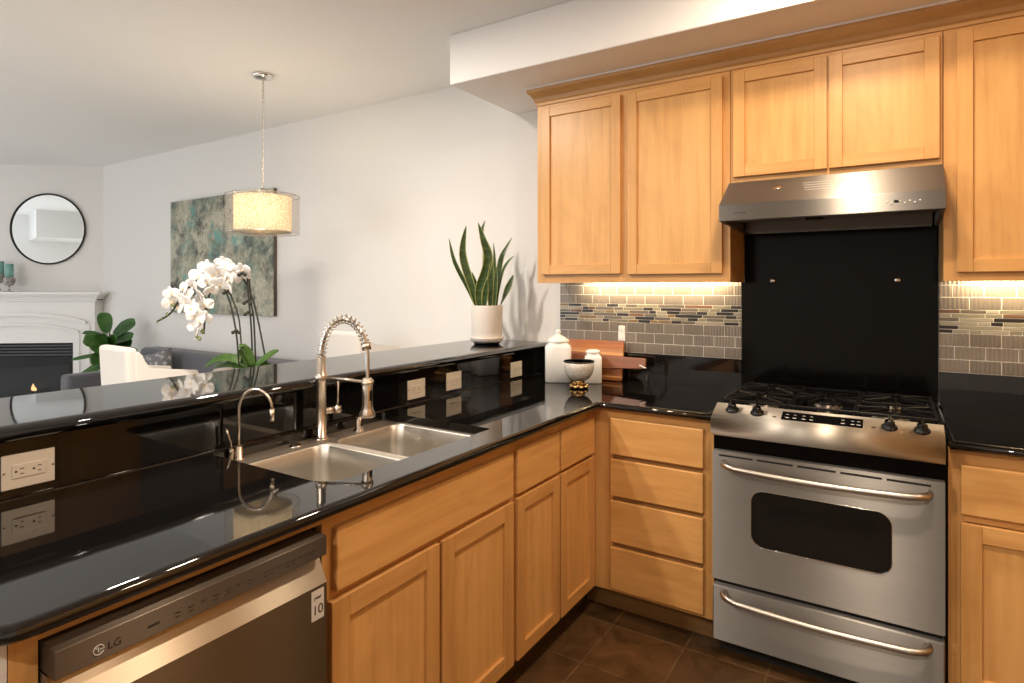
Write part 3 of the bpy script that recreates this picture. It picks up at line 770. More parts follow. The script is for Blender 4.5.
tilefield('tile_backsplash', 'grey subway tile backsplash with a mosaic band right of the black range panel', 0.7665, 1.65, 1.0855, 9)

# undercabinet lights
for x0, x1, lab in ((-0.85, -0.06, 'slim under-cabinet light strip beneath the left wall cabinet'), (0.83, 1.5, 'slim under-cabinet light strip beneath the right wall cabinet')):
    t_ = thing('undercabinet_light', lab, 'light', ((x0+x1)/2, -0.11, UB+0.012))
    B('housing', M['white'], t_, (x0, x1, -0.080, -0.050, UB+0.018, UB+0.0295)); B('diffuser', M['led'], t_, (x0+0.005, x1-0.005, -0.075, -0.055, UB+0.012, UB+0.018))
    area('undercabinet_glow', ((x0+x1)/2, -0.064, UB+0.010), (R(38), 0, 0), x1-x0-0.02, 12.0*(x1-x0), (1.0, 0.76, 0.46), size_y=0.02)

# wall plate by the tiles and horizontal outlets in the upstand
def outlet(label, yc, zc, x, wide=0.112, high=0.082, dz=0.033, dy=0.067):
    t_ = thing('outlet', label, 'outlet', (x, yc, zc-high/2), group=None)
    B('plate', M['plate'], t_, (x, x+0.005, yc-wide/2, yc+wide/2, zc-high/2, zc+high/2), bevel=0.0015)
    B('receptacle', M['plate'], t_, (x+0.005, x+0.0075, yc-dy/2, yc+dy/2, zc-dz/2, zc+dz/2), bevel=0.001)
    xs_ = x+0.0076
    mb = MB().mat(M['slot'])
    for s_ in (-1, 1):
        cy = yc+s_*0.0175
        mb.box(xs_-0.001, xs_+0.0004, cy-0.001, cy+0.007, zc+0.0045, zc+0.0065)
        mb.box(xs_-0.001, xs_+0.0004, cy-0.0, cy+0.006, zc-0.0075, zc-0.0055)
        mb.lathe([(0.0026, -0.001), (0.0026, 0.0004)], (xs_, cy-0.0085, zc), 10, 'X')
    mb.build('slots', None, t_)
    for s_ in (-1, 1): mb = MB().mat(M['nickel']); mb.lathe([(0.0028, 0), (0.0022, 0.0012)], (x+0.005, yc+s_*0.0485, zc), 10, 'X'); mb.build('screw', None, t_)
    return t_
XO = -1.138
outlet('ivory outlet at the left edge under the raised bar, nearest the camera', -2.475, 0.998, XO, 0.106, 0.082)
outlet('ivory outlet behind the sink, first to the right of the tall faucet', -1.092, 0.993, XO)
outlet('ivory outlet in the black upstand, second to the right of the tall faucet', -0.830, 0.994, XO)
outlet('ivory outlet in the black upstand near the white canisters, farthest along the bar', -0.281, 0.985, XO)
t_ = thing('light_switch', 'narrow white switch in the grey tiles above the cutting boards', 'switch', (-0.63, -0.0105, 1.15))
B('plate', M['white'], t_, (-0.650, -0.612, -0.0145, -0.0108, 1.145, 1.226), bevel=0.0012)
B('rocker', M['ceramic'], t_, (-0.643, -0.619, -0.0175, -0.0146, 1.16, 1.22), bevel=0.001)
B('indicator', M['slot'], t_, (-0.633, -0.629, -0.018, -0.0174, 1.194, 1.200))

# ------------------------------------------------------------------ sink
def basin(name, x0, x1, y0, y1, parent, depth=0.19):
    mb = MB().mat(M['steel_sink']); L = []
    zt_ = CT-0.0325
    for off, z, r in ((0, zt_, 0.05), (0.004, zt_-0.004, 0.05), (0.008, zt_-0.06, 0.05), (0.012, zt_-depth+0.035, 0.05), (0.022, zt_-depth+0.010, 0.05), (0.045, zt_-depth, 0.045), (0.10, zt_-depth-0.004, 0.02)):
        L.append([mb.bm.verts.new((p[0], p[1], z)) for p in rrect(x0+off, x1-off, y0+off, y1-off, max(r-off*0.4, 0.01), 8)])
    for a, b_ in zip(L, L[1:]):
        for i in range(len(a)): f = mb.bm.faces.new((a[i], a[(i+1) % len(a)], b_[(i+1) % len(a)], b_[i])); f.smooth = True
    mb.bm.faces.new(L[-1]); o = mb.build(name, None, parent)
    md = o.modifiers.new('thickness', 'SOLIDIFY'); md.thickness = 0.0012; md.offset = -1
    d = MB().mat(M['chrome']); cx, cy = (x0+x1)/2-0.03, (y0+y1)/2
    d.lathe([(0.045, 0.0), (0.045, 0.003), (0.036, 0.004), (0.030, -0.002), (0.0, -0.003)], (cx, cy, zt_-depth-0.0035), 24); d.build('drain', None, o)
    return o
sk = thing('kitchen_sink', 'stainless double-bowl sink set into the black granite counter', 'sink', (-0.81, -1.71, CT))
b1 = (-1.030, -0.600, -2.020, -1.685); b2 = (-1.030, -0.600, -1.655, -1.325)
mb = MB().mat(M['deck']); bm = mb.bm
outer = rrect(-1.1245, -0.565, -2.06, -1.295, 0.02, 8)
h1, h2 = rrect(*b1, 0.05, 8), rrect(*b2, 0.05, 8)
z0_, z2_ = CT-0.0345, CT-0.0325
lo = [bm.verts.new((*p, z0_)) for p in outer]; inn = [bm.verts.new((*p, z2_)) for p in outer]
for i in range(len(lo)): bm.faces.new((lo[i], lo[(i+1) % len(lo)], inn[(i+1) % len(lo)], inn[i]))
H = [[bm.verts.new((*p, z2_)) for p in h] for h in (h1, h2)]
allv = inn+H[0]+H[1]
for q in tessellate_polygon([[v.co for v in inn]]+[[v.co for v in h] for h in H]): bm.faces.new([allv[i] for i in q])
mb.build('deck', None, sk)
basin('left_bowl', *b1, sk); basin('right_bowl', *b2, sk)
DECK = CT-0.0323
# tall spring faucet
fx, fy = -1.076, -1.652
fa = thing('spring_faucet', 'tall brushed nickel pull-down faucet with an open spring arch behind the sink', 'faucet', (fx, fy, DECK))
mb = MB().mat(M['nickel']); mb.lathe([(0.027, 0), (0.027, 0.004), (0.022, 0.008), (0.0175, 0.010), (0.0175, 0.200), (0.0205, 0.202), (0.0205, 0.230), (0.0160, 0.232), (0.0160, 0.29), (0.0, 0.291)], (fx, fy, DECK), 28); mb.build('body', None, fa)
fd = Vector((0.95, 0.31, 0)).normalized()
def fp(s_, z): return (fx+fd.x*s_, fy+fd.y*s_, DECK+z)
REACH = 0.178
path = []
for i in range(41):
    a = PI*i/40; path.append(fp(REACH/2-REACH/2*math.cos(a)*1.0, 0.288+0.135*math.sin(a)))
down = [fp(REACH, 0.288-0.011*i) for i in range(1, 8)]
mb = MB().mat(M['chrome']); mb.tube(path+down, 0.0075, 12); mb.build('hose', None, fa)
# helix spring around the arch
def helix(path, rad, turns, wire, mat, name, parent):
    P_ = [Vector(p) for p in path]; k = len(P_); cum = [0]
    for i in range(1, k): cum.append(cum[-1]+(P_[i]-P_[i-1]).length)
    nn = turns*14; pts = []; bn = Vector((-fd.y, fd.x, 0))
    for i in range(nn+1):
        s_ = cum[-1]*i/nn; j = max(q for q in range(k) if cum[q] <= s_+1e-9); j = min(j, k-2)
        tt = (s_-cum[j])/(cum[j+1]-cum[j]); p = P_[j].lerp(P_[j+1], tt)
        T0 = (P_[j+1]-P_[max(j-1, 0)]).normalized(); T1 = (P_[min(j+2, k-1)]-P_[j]).normalized(); T = T0.lerp(T1, tt).normalized()
        nr = bn.cross(T).normalized(); a = 2*PI*i/14
        pts.append(p+(nr*math.cos(a)+bn*math.sin(a))*rad)
    mb = MB().mat(mat); mb.tube(pts, wire, 6); return mb.build(name, None, parent)
helix(path[:36], 0.0145, 19, 0.0022, M['nickel'], 'spring', fa)
cp = Vector(path[36]); cT = (Vector(path[38])-Vector(path[34])).normalized()
mb = MB().mat(M['nickel']); mb.tube([cp-cT*0.013, cp+cT*0.013], 0.0155, 20); mb.build('collar', None, fa)
hx, hy, _ = fp(REACH, 0)
mb = MB().mat(M['nickel']); mb.lathe([(0.0, 0.222), (0.014, 0.221), (0.0175, 0.217), (0.0175, 0.160), (0.0185, 0.125), (0.020, 0.115), (0.028, 0.100), (0.028, 0.091), (0.022, 0.087), (0.0, 0.087)][::-1], (hx, hy, DECK), 28)
mb.build('spray_head', None, fa)
hh = MB().mat(M['black']); hh.box(hx+0.013, hx+0.020, hy-0.006, hy+0.006, DECK+0.145, DECK+0.180, 0.002); hh.build('spray_button', None, fa)
mb = MB().mat(M['nickel']); mb.tube([fp(0.012, 0.218), fp(REACH, 0.208)], 0.0048, 12)
mb.lathe([(0.0190, -0.008), (0.0205, -0.008), (0.0205, 0.008), (0.0190, 0.008)], (hx, hy, DECK+0.205), 24); mb.build('docking_arm', None, fa)
hd = Vector((0.35, 0.94, 0)).normalized()
def hp(s_, z): return (fx+hd.x*s_, fy+hd.y*s_, DECK+z)
mb = MB().mat(M['nickel']); mb.tube([hp(0.010, 0.098), hp(0.046, 0.098)], 0.0125, 20); mb.build('valve', None, fa)
mb = MB().mat(M['nickel']); mb.tube([hp(0.047, 0.098), hp(0.068, 0.098)], 0.0145, 20); mb.tube([hp(0.058, 0.105), hp(0.060, 0.15), hp(0.060, 0.198)], [0.0036, 0.0032, 0.0038], 10); mb.build('lever', None, fa)
# filter tap at the left end of the sink
gx, gy = -1.092, -1.955
fl = thing('filter_faucet', 'small gooseneck filtered-water tap at the left corner of the sink', 'faucet', (gx, gy, DECK))
mb = MB().mat(M['nickel']); mb.lathe([(0.017, 0), (0.017, 0.003), (0.0115, 0.006), (0.0115, 0.040), (0.006, 0.043), (0.0, 0.043)], (gx, gy, DECK), 24)
gd = Vector((0.88, 0.48, 0)).normalized(); pts = [(gx, gy, DECK+0.04), (gx, gy, DECK+0.11)]
for i in range(21):
    a = PI*i/20; s_ = 0.053-0.053*math.cos(a); pts.append((gx+gd.x*s_, gy+gd.y*s_, DECK+0.155+0.062*math.sin(a)))
s_ = 0.106
mb.build('base', None, fl)
mb = MB().mat(M['nickel']); mb.tube(pts, 0.0046, 12); mb.build('spout', None, fl)
mb = MB().mat(M['nickel']); mb.tube([(gx+gd.x*s_, gy+gd.y*s_, DECK+0.158), (gx+gd.x*s_, gy+gd.y*s_, DECK+0.120)], 0.0078, 16); mb.build('nozzle', None, fl)
mb = MB().mat(M['nickel']); ax_, ay_ = gx-0.008, gy-0.0195
mb.lathe([(0.0085, 0), (0.0085, 0.034), (0.005, 0.038), (0.0, 0.038)], (ax_, ay_, DECK), 18)
mb.tube([(ax_, ay_, DECK+0.036), (ax_-0.001, ay_-0.001, DECK+0.055), (ax_-0.008, ay_-0.006, DECK+0.08), (ax_-0.014, ay_-0.010, DECK+0.098)], [0.0032, 0.003, 0.0036, 0.0055], 10); mb.build('handle', None, fl)
# air gap and hole cover
ag = MB().mat(M['chrome']); ag.lathe([(0.021, 0), (0.021, 0.004), (0.014, 0.010), (0.0135, 0.040), (0.011, 0.052), (0.0, 0.056)], (-1.058, -1.495, DECK), 24)
ag.mat(M['black']); ag.box(-1.0455, -1.043, -1.499, -1.491, DECK+0.02, DECK+0.034)
tag(ag.build('air_gap'), 'small chrome air gap cap on the sink deck right of the tall faucet', 'sink fitting')
hc = MB().mat(M['chrome']); hc.lathe([(0.022, 0), (0.022, 0.002), (0.016, 0.006), (0.0, 0.0075)], (-1.075, -1.76, DECK), 24)
tag(hc.build('hole_cover'), 'flat round chrome hole cover on the sink deck left of the tall faucet', 'sink fitting')

# ------------------------------------------------------------------ dishwasher
DX = -0.470; D0, D1 = -2.664, -2.117
dw = thing('dishwasher', 'stainless dishwasher with a slanted pocket handle under the counter', 'dishwasher', (-0.8, -2.39, 0))
B('tub', M['void'], dw, (-1.10, -0.535, D0+0.004, D1-0.004, 0.08, 0.872))
mb = MB().mat(M['steel_panel']); mb.box(-0.53, DX, D0, D1-0.022, 0.826, 0.871, 0.0012)
mb.build('control_panel', None, dw)
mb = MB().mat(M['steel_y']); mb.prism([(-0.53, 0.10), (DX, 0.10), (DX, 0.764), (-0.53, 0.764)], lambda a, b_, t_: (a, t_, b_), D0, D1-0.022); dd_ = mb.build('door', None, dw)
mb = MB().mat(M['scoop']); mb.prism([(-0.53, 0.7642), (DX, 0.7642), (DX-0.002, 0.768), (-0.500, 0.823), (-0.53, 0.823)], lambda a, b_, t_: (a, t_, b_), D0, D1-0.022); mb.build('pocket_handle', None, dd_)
B('kick_plate', M['black'], dw, (-0.60, -0.585, D0+0.004, D1-0.004, 0.0, 0.098))
xt = DX+0.0002
lg = MB().mat(M['light_print']); cy, cz = -2.603, 0.8445; lg.open_lathe([(0.0088, 0)], (0, 0, 0), 3) if False else None
ringpts = [(xt+0.0003, cy+0.0078*math.cos(a), cz+0.0078*math.sin(a)) for a in [2*PI*i/28 for i in range(27)]]
lg.tube(ringpts, 0.0008, 6); lg.tube([(xt+0.0003, cy-0.0008, cz+0.0045), (xt+0.0003, cy-0.0008, cz-0.0035), (xt+0.0003, cy+0.003, cz-0.0035)], 0.0007, 6); lg.tube([(xt+0.0003, cy+0.001, cz), (xt+0.0003, cy+0.0078, cz)], 0.0007, 6)
lg.ball((xt+0.0002, cy-0.0035, cz+0.003), 0.0011, 6); lg.build('round_emblem', None, dw)
text_mesh('LG', 0.0175, M['marks'], dw, 'brand_lettering', (xt, -2.590, 0.8385), (0, 1, 0), (0, 0, 1))
mk = MB().mat(M['marks']); rnd = random.Random(3)
mk.box(xt-0.0003, xt+0.0003, -2.527, -2.507, 0.843, 0.847)
for y0, n_, st_ in ((-2.480, 7, 0.024), (-2.300, 7, 0.0165)):
    for i in range(n_):
        yy = y0+i*st_; w_ = 0.008+0.004*rnd.random()
        mk.box(xt-0.0003, xt+0.0003, yy, yy+w_, 0.8465, 0.8487)
        if i % 3 != 2: mk.box(xt-0.0003, xt+0.0003, yy+0.001, yy+w_-0.001, 0.8395, 0.8412)
mk.box(xt-0.0003, xt+0.0003, -2.185, -2.170, 0.846, 0.849); mk.box(xt-0.0003, xt+0.0003, -2.185, -2.173, 0.841, 0.843)
mk.build('control_markings', None, dw)
st = B('warranty_sticker', M['light_print'], dw, (xt-0.0002, xt+0.0004, -2.1815, -2.1475, 0.690, 0.757))
text_mesh('10', 0.030, M['marks'], st, 'sticker_number', (xt+0.0006, -2.1645, 0.703), (0, 1, 0), (0, 0, 1), align='CENTER')
text_mesh('year', 0.012, M['marks'], st, 'sticker_word', (xt+0.0006, -2.1645, 0.737), (0, 1, 0), (0, 0, 1), align='CENTER')

# ------------------------------------------------------------------ range
rg = thing('gas_range', 'stainless slide-in gas range with oven and warming drawer', 'stove', (0.385, -0.35, 0))
RX0, RX1, RY = 0.016, 0.753, -0.668
B('body', M['black_panel'], rg, (0.0085, 0.7615, -0.61, -0.03, 0.06, 0.93))
mb = MB().mat(M['champagne'])
zt_ = 0.976
Q = [(-0.600, 0.925), (-0.600, zt_-0.002), (-0.604, zt_), (-0.680, zt_-0.030), (-0.698, zt_-0.039), (-0.709, zt_-0.052), (-0.713, zt_-0.070), (-0.711, zt_-0.085), (-0.704, zt_-0.101), (-0.692, zt_-0.110), (-0.64, zt_-0.110), (-0.64, 0.925)]
def cap(a, b_, t_): return (t_, a, b_)
mb.prism(Q, cap, 0.0185, 0.7525, 0.0, True); o = mb.build('control_panel', None, rg)
for p in o.data.polygons: p.use_smooth = len(p.vertices) == 4
B('vent_band', M['black_panel'], rg, (RX0, RX1, -0.645, -0.61, 0.803, 0.868))
# panel top surface runs from (-0.603,z .966) to (-0.690,.956)
SL = -0.030/0.076
def ptop(y): return 0.976+(-(y+0.604))*SL
def tilted(mb, x0, x1, ya, yb, h0, h1, bev=0.0):
    mb.quadbox([(x0, ya, ptop(ya)+h0), (x1, ya, ptop(ya)+h0), (x1, yb, ptop(yb)+h0), (x0, yb, ptop(yb)+h0), (x0, ya, ptop(ya)+h1), (x1, ya, ptop(ya)+h1), (x1, yb, ptop(yb)+h1), (x0, yb, ptop(yb)+h1)], bev)
dp = MB().mat(M['black_glass']); tilted(dp, 0.262, 0.522, -0.672, -0.622, 0.0, 0.0015); dp = dp.build('display', None, rg)
dm = MB().mat(M['light_print'])
for x in (0.275, 0.30, 0.33, 0.355, 0.455, 0.485, 0.503):
    tilted(dm, x, x+0.012, -0.660, -0.657, 0.0014, 0.0018); tilted(dm, x+0.001, x+0.010, -0.640, -0.638, 0.0014, 0.0018)
dm.build('display_markings', None, dp)
mk = MB().mat(M['marks'])
for x in (0.232, 0.548): tilted(mk, x, x+0.012, -0.664, -0.656, 0.0, 0.0008)
mk.build('indicator_marks', None, rg)
kn_ = Vector((0, -0.030, 0.076)).normalized(); krm = kn_.to_track_quat('Z', 'X').to_matrix()
for x, y in ((0.085, -0.645), (0.176, -0.648), (0.600, -0.650), (0.692, -0.650)):
    z = ptop(y)-0.0005
    kb = MB().mat(M['black']); kb.lathe([(0.0245, 0), (0.0245, 0.004), (0.021, 0.008), (0.0165, 0.010), (0.0150, 0.024), (0.013, 0.027), (0, 0.0275)], (x, y, z), 28, krm)
    q0 = Vector((x, y, z)); fw = Vector((0, -0.076, -0.030)).normalized()
    def kp(a, b_, c_): return tuple(q0+Vector((1, 0, 0))*a+fw*b_+kn_*c_)
    kb.quadbox([kp(-0.004, -0.018, 0.02), kp(0.004, -0.018, 0.02), kp(0.004, 0.016, 0.02), kp(-0.004, 0.016, 0.02), kp(-0.004, -0.018, 0.042), kp(0.004, -0.018, 0.042), kp(0.004, 0.016, 0.036), kp(-0.004, 0.016, 0.036)], 0.002)
    kb.build('knob', None, rg)
# cooktop
B('cooktop', M['black_glass'], rg, (0.0085, 0.7615, -0.599, -0.03, 0.931, 0.948), bevel=0.003)
B('back_rail', M['iron'], rg, (0.03, 0.74, -0.075, -0.045, 0.9485, 0.968), bevel=0.004)
for x, y, r in ((0.165, -0.46, 0.045), (0.165, -0.20, 0.038), (0.60, -0.46, 0.05), (0.60, -0.20, 0.038), (0.385, -0.33, 0.042)):
    bn = MB().mat(M['steel_dark']); bn.lathe([(r+0.012, 0), (r+0.010, 0.006), (r, 0.010), (r*0.9, 0.014)], (x, y, 0.9485), 28); bn = bn.build('burner', None, rg)
    bc = MB().mat(M['iron']); bc.lathe([(r*0.86, 0.0145), (r*0.86, 0.021), (r*0.7, 0.024), (0, 0.0245)], (x, y, 0.9485), 28); bc.build('burner_cap', None, bn)
def bar(mb, p, q, w_, h_):
    p = Vector(p); q = Vector(q); d = (q-p); d.z = 0; s_ = Vector((-d.y, d.x, 0)).normalized()*w_/2; u = Vector((0, 0, h_))
    mb.quadbox([p-s_, q-s_, q+s_, p+s_, p-s_+u, q-s_+u, q+s_+u, p+s_+u], 0.0015)
for gx0, gx1 in ((0.035, 0.272), (0.279, 0.491), (0.498, 0.735)):
    g_ = MB().mat(M['iron']); y0, y1, zg = -0.572, -0.090, 0.978; cx = (gx0+gx1)/2; w_ = 0.011
    for a, b_ in (((gx0, y0), (gx0, y1)), ((gx1, y0), (gx1, y1)), ((gx0, y0), (gx1, y0)), ((gx0, y1), (gx1, y1)), ((gx0, (y0+y1)/2), (gx1, (y0+y1)/2))):
        bar(g_, (*a, zg), (*b_, zg), w_, 0.010)
    for cy in ((-0.46, -0.20) if gx0 != 0.279 else (-0.33,)):
        for k in range(8):
            a = PI/4*k+ (PI/8 if gx0 == 0.279 else 0); ex, ey = cx+math.cos(a)*0.145, cy+math.sin(a)*0.145
            ex = min(max(ex, gx0), gx1); ey = min(max(ey, y0), y1)
            sx_, sy_ = cx+math.cos(a)*0.026, cy+math.sin(a)*0.026
            bar(g_, (sx_, sy_, zg+0.006), (ex, ey, zg+0.002), 0.007, 0.011)
    for fx_ in (gx0+0.004, gx1-0.004):
        for fy_ in (y0+0.004, (y0+y1)/2, y1-0.004): g_.box(fx_-0.005, fx_+0.005, fy_-0.005, fy_+0.005, 0.9482, zg+0.002)
    g_.build('grate', None, rg)
# oven door with rounded window
def face_with_window(x0, x1, z0, z1, win, yf, yb, mat):
    mb = MB().mat(mat); bm = mb.bm
    oc = rrect(x0, x1, z0, z1, 0.006, 3); fr = [bm.verts.new((p[0], yf, p[1])) for p in oc]; bk = [bm.verts.new((p[0], yb, p[1])) for p in oc]
    H = [bm.verts.new((p[0], yf, p[1])) for p in win]; H2 = [bm.verts.new((p[0], yf+0.008, p[1])) for p in win]
    allv = fr+H
    for q in tessellate_polygon([[Vector((v.co.x, v.co.z, 0)) for v in fr], [Vector((v.co.x, v.co.z, 0)) for v in H]]): bm.faces.new([allv[i] for i in q])
    for a, b_ in ((fr, bk), (H, H2)):
        for i in range(len(a)): bm.faces.new((a[i], a[(i+1) % len(a)], b_[(i+1) % len(a)], b_[i]))
    bm.faces.new(bk); return mb
win = rrect(0.158, 0.607, 0.458, 0.671, 0.045, 8)
dr = face_with_window(RX0, RX1, 0.303, 0.801, win, RY, -0.615, M['steel']).build('oven_door', None, rg)
mb = MB().mat(M['black_glass']); mb.prism(rrect(0.1585, 0.6065, 0.4585, 0.6705, 0.0445, 8), lambda a, b_, t_: (a, t_, b_), RY+0.004, RY+0.0078); wg = mb.build('window', None, dr)
mb = MB().mat(M['chrome']); wl = [(p[0], RY-0.0005, p[1]) for p in win]; mb.tube(wl+[wl[0]], 0.0013, 6); mb.build('window_trim', None, dr)
sl = MB().mat(M['void'])
for i in range(5): sl.box(0.040+i*0.138, 0.040+i*0.138+0.124, RY-0.0006, RY+0.002, 0.781, 0.788)
sl.build('vent_slots', None, dr)
def oven_handle(z, parent):
    pts = []
    x0, x1 = 0.062, 0.706
    pts += [(x0-0.002, RY, z+0.006), (x0-0.001, RY-0.018, z+0.006), (x0+0.008, RY-0.036, z+0.005), (x0+0.026, RY-0.047, z+0.003)]
    for i in range(13):
        u = i/12; x = x0+0.05+(x1-x0-0.10)*u; pts.append((x, RY-0.052-0.006*math.sin(PI*u), z-0.012*math.sin(PI*u)*0.5))
    pts += [(x1-0.026, RY-0.047, z+0.003), (x1-0.008, RY-0.036, z+0.005), (x1+0.001, RY-0.018, z+0.006), (x1+0.002, RY, z+0.006)]
    rr = [0.014]+[0.0125]*2+[0.0115]*(len(pts)-6)+[0.0125]*2+[0.014]
    mb = MB().mat(M['handle']); mb.tube(pts, rr, 14); mb.build('handle', None, parent)
oven_handle(0.752, dr)
dw2 = MB().mat(M['steel']); dw2.box(RX0, RX1, RY, -0.615, 0.066, 0.279, 0.004, 2); dw2 = dw2.build('warming_drawer', None, rg)
oven_handle(0.250, dw2)
B('door_gap', M['void'], rg, (RX0+0.003, RX1-0.003, -0.640, -0.611, 0.280, 0.302))
B('kick_plate', M['void'], rg, (0.03, 0.74, -0.60, -0.585, 0.0, 0.0599))
# black panel behind range
bp = thing('range_back_panel', 'tall black panel on the wall behind the range', 'backsplash', (0.385, -0.01, 0.95))
mb = MB().mat(M['black_panel']); mb.prism([(-0.0115, 0.949), (0.764, 0.949), (0.764, 1.86), (0.002, 1.86), (0.002, 1.4565), (-0.0115, 1.4565)], lambda a, b_, t_: (a, t_, b_), -0.018, -0.001); mb.build('panel', None, bp)
for x in (0.127, 0.622):
    s_ = MB().mat(M['chrome']); s_.lathe([(0.0105, 0), (0.0105, 0.004), (0.008, 0.007), (0, 0.008)][::-1] if False else [(0.0125, 0.0), (0.0125, -0.004), (0.0095, -0.007), (0, -0.008)], (x, -0.018, 1.465), 20, 'Y'); s_.build('screw_cap', None, bp)

# ------------------------------------------------------------------ range hood
hd_ = thing('range_hood', 'slanted stainless under-cabinet range hood above the range', 'range hood', (0.38, -0.25, 1.70))
HX0, HX1 = 0.004, 0.761
mb = MB().mat(M['steel'])
Q = [(-0.325, 1.8915), (-0.500, 1.774), (-0.503, 1.770), (-0.503, 1.707), (-0.495, 1.706), (-0.495, 1.765), (-0.32, 1.882), (-0.03, 1.882), (-0.03, 1.8915)]
mb.prism([(-0.306, 1.8910), (-0.326, 1.8905), (-0.500, 1.776), (-0.504, 1.771), (-0.504, 1.709), (-0.497, 1.706), (-0.490, 1.709), (-0.490, 1.768), (-0.322, 1.878), (-0.306, 1.882)], lambda a, b_, t_: (t_, a, b_), HX0-0.004, HX1+0.003)
mb.build('canopy', None, hd_)
for xa, xb in ((HX0-0.0038, HX0+0.010), (HX1-0.011, HX1+0.0028)):
    mb = MB().mat(M['steel_dark']); mb.prism([(-0.4895, 1.707), (-0.4895, 1.766), (-0.306, 1.885), (-0.020, 1.885), (-0.020, 1.690)], lambda a, b_, t_: (t_, a, b_), xa, xb)
    mb.build('side_panel', None, hd_)
mb = MB().mat(M['steel_dark'])
mb.quadbox([(HX0+0.02, -0.485, 1.712), (HX1-0.02, -0.485, 1.712), (HX1-0.02, -0.10, 1.735), (HX0+0.02, -0.10, 1.735), (HX0+0.02, -0.485, 1.716), (HX1-0.02, -0.485, 1.716), (HX1-0.02, -0.10, 1.739), (HX0+0.02, -0.10, 1.739)])
mb.mat(M['steel']); mb.box(HX0+0.02, HX1-0.02, -0.060, -0.0185, 1.688, 1.694); mb.mat(M['steel_dark']); mb.box(HX0+0.02, HX1-0.02, -0.098, -0.055, 1.692, 1.739)
mb.build('filter_tray', None, hd_)
B('filter_latch', M['black'], hd_, (0.30, 0.365, -0.30, -0.28, 1.716, 1.7235))
bt = MB().mat(M['light_print'])
for i, x in enumerate((0.590, 0.605, 0.630, 0.645, 0.660, 0.675, 0.690)):
    bt.lathe([(0.0035, 0), (0.0035, -0.0012), (0, -0.0014)], (x, -0.504, 1.742-0.006*(i % 2)), 10, 'Y')
bt.build('buttons', None, hd_)
B('display', M['black_glass'], hd_, (0.612, 0.628, -0.5048, -0.5038, 1.738, 1.747))
B('brand_plate', M['marks'], hd_, (0.060, 0.108, -0.5046, -0.5038, 1.735, 1.7395))
# emblem and engraved lines on the slanted face
dslope = Vector((0, -0.174, -0.1145)).normalized(); nslope = Vector((0, -0.1145, 0.174)).normalized()
def hs(x, s_, h_=0.0): p = Vector((x, -0.326, 1.8905))+dslope*s_+nslope*h_; return tuple(p)
em_ = MB().mat(M['chrome']); rm = nslope.to_track_quat('Z', 'Y').to_matrix()
em_.lathe([(0.018, 0), (0.018, 0.0012), (0, 0.0018)], hs(0.208, 0.085), 20, rm); em_.build('round_badge', None, hd_)
en = MB().mat(M['light_print'])
for k in range(4):
    s_ = 0.060+k*0.022
    p, q = 0.300+0.004*k, 0.460-0.006*k
    en.quadbox([hs(p, s_, 0), hs(q, s_, 0), hs(q, s_+0.003, 0), hs(p, s_+0.003, 0), hs(p, s_, .0006), hs(q, s_, .0006), hs(q, s_+0.003, .0006), hs(p, s_+0.003, .0006)])
en.build('engraved_lines', None, hd_)

# ------------------------------------------------------------------ things on the back counter
def canister(label, x, y, w_, hb, ht, rz):
    t_ = thing('canister', label, 'canister', (x, y, CT+0.0003), rz, local=True)
    mb = MB().mat(M['ceramic']); h_ = w_/2
    mb.lathe([(h_*0.93, 0), (h_, 0.004), (h_, hb-0.012), (h_*0.93, hb-0.003), (h_*0.80, hb), (h_*0.74, hb+0.002), (h_*0.74, hb+0.010), (0, hb+0.010)], (0, 0, 0), 48, sq=7); mb.build('body', None, t_)
    mb = MB().mat(M['ceramic']); z = hb+0.010; r = h_*0.86
    pf = [(r*0.9, z), (r, z+0.004), (r, z+0.012), (r*0.92, z+0.017)]
    if ht-hb > 0.06: pf += [(r*0.55, z+0.032), (r*0.26, z+0.040), (r*0.17, z+0.048), (r*0.24, z+0.054), (r*0.25, z+0.060), (r*0.15, z+0.067), (0, z+0.069)]
    else: pf += [(r*0.5, z+0.021), (0, z+0.022)]
    mb.lathe(pf, (0, 0, 0), 40); mb.build('lid', None, t_)
canister('large white square ceramic canister with a knobbed lid', -0.900, -0.235, 0.138, 0.196, 0.272, R(28))
canister('small white square ceramic canister behind the footed bowl', -0.722, -0.180, 0.088, 0.142, 0.172, R(28))
bw = thing('footed_bowl', 'round pearly crackled bowl on a gold leaf foot in front of the canisters', 'bowl', (-0.708, -0.375, CT+0.0003))
mb = MB().mat(M['crackle']); c_ = (-0.708, -0.375, CT+0.0003)
mb.lathe([(0, 0.036), (0.030, 0.037), (0.051, 0.050), (0.067, 0.072), (0.0745, 0.100), (0.0755, 0.132), (0.0725, 0.132), (0.0712, 0.100), (0.063, 0.074), (0.045, 0.054), (0, 0.046)], c_, 40); mb.build('cup', None, bw)
mb = MB().mat(M['frame_black']); mb.lathe([(0.0757, 0.129), (0.0775, 0.1325), (0.0757, 0.136), (0.0723, 0.136), (0.0712, 0.1325), (0.0723, 0.129), (0.0757, 0.129)], c_, 40); mb.build('dark_rim', None, bw)
mb = MB().mat(M['gold']); mb.lathe([(0.026, 0.006), (0.020, 0.014), (0.019, 0.026), (0.030, 0.037), (0, 0.038)], c_, 28)
for k in range(8):
    a = 2*PI*k/8; mb.ball((c_[0]+0.037*math.cos(a), c_[1]+0.037*math.sin(a), c_[2]+0.0095), 0.0135, 7, (1, 1, 0.7)); mb.ball((c_[0]+0.024*math.cos(a+.4), c_[1]+0.024*math.sin(a+.4), c_[2]+0.024), 0.009, 6, (1, 1, 1))
mb.build('gold_foot', None, bw)
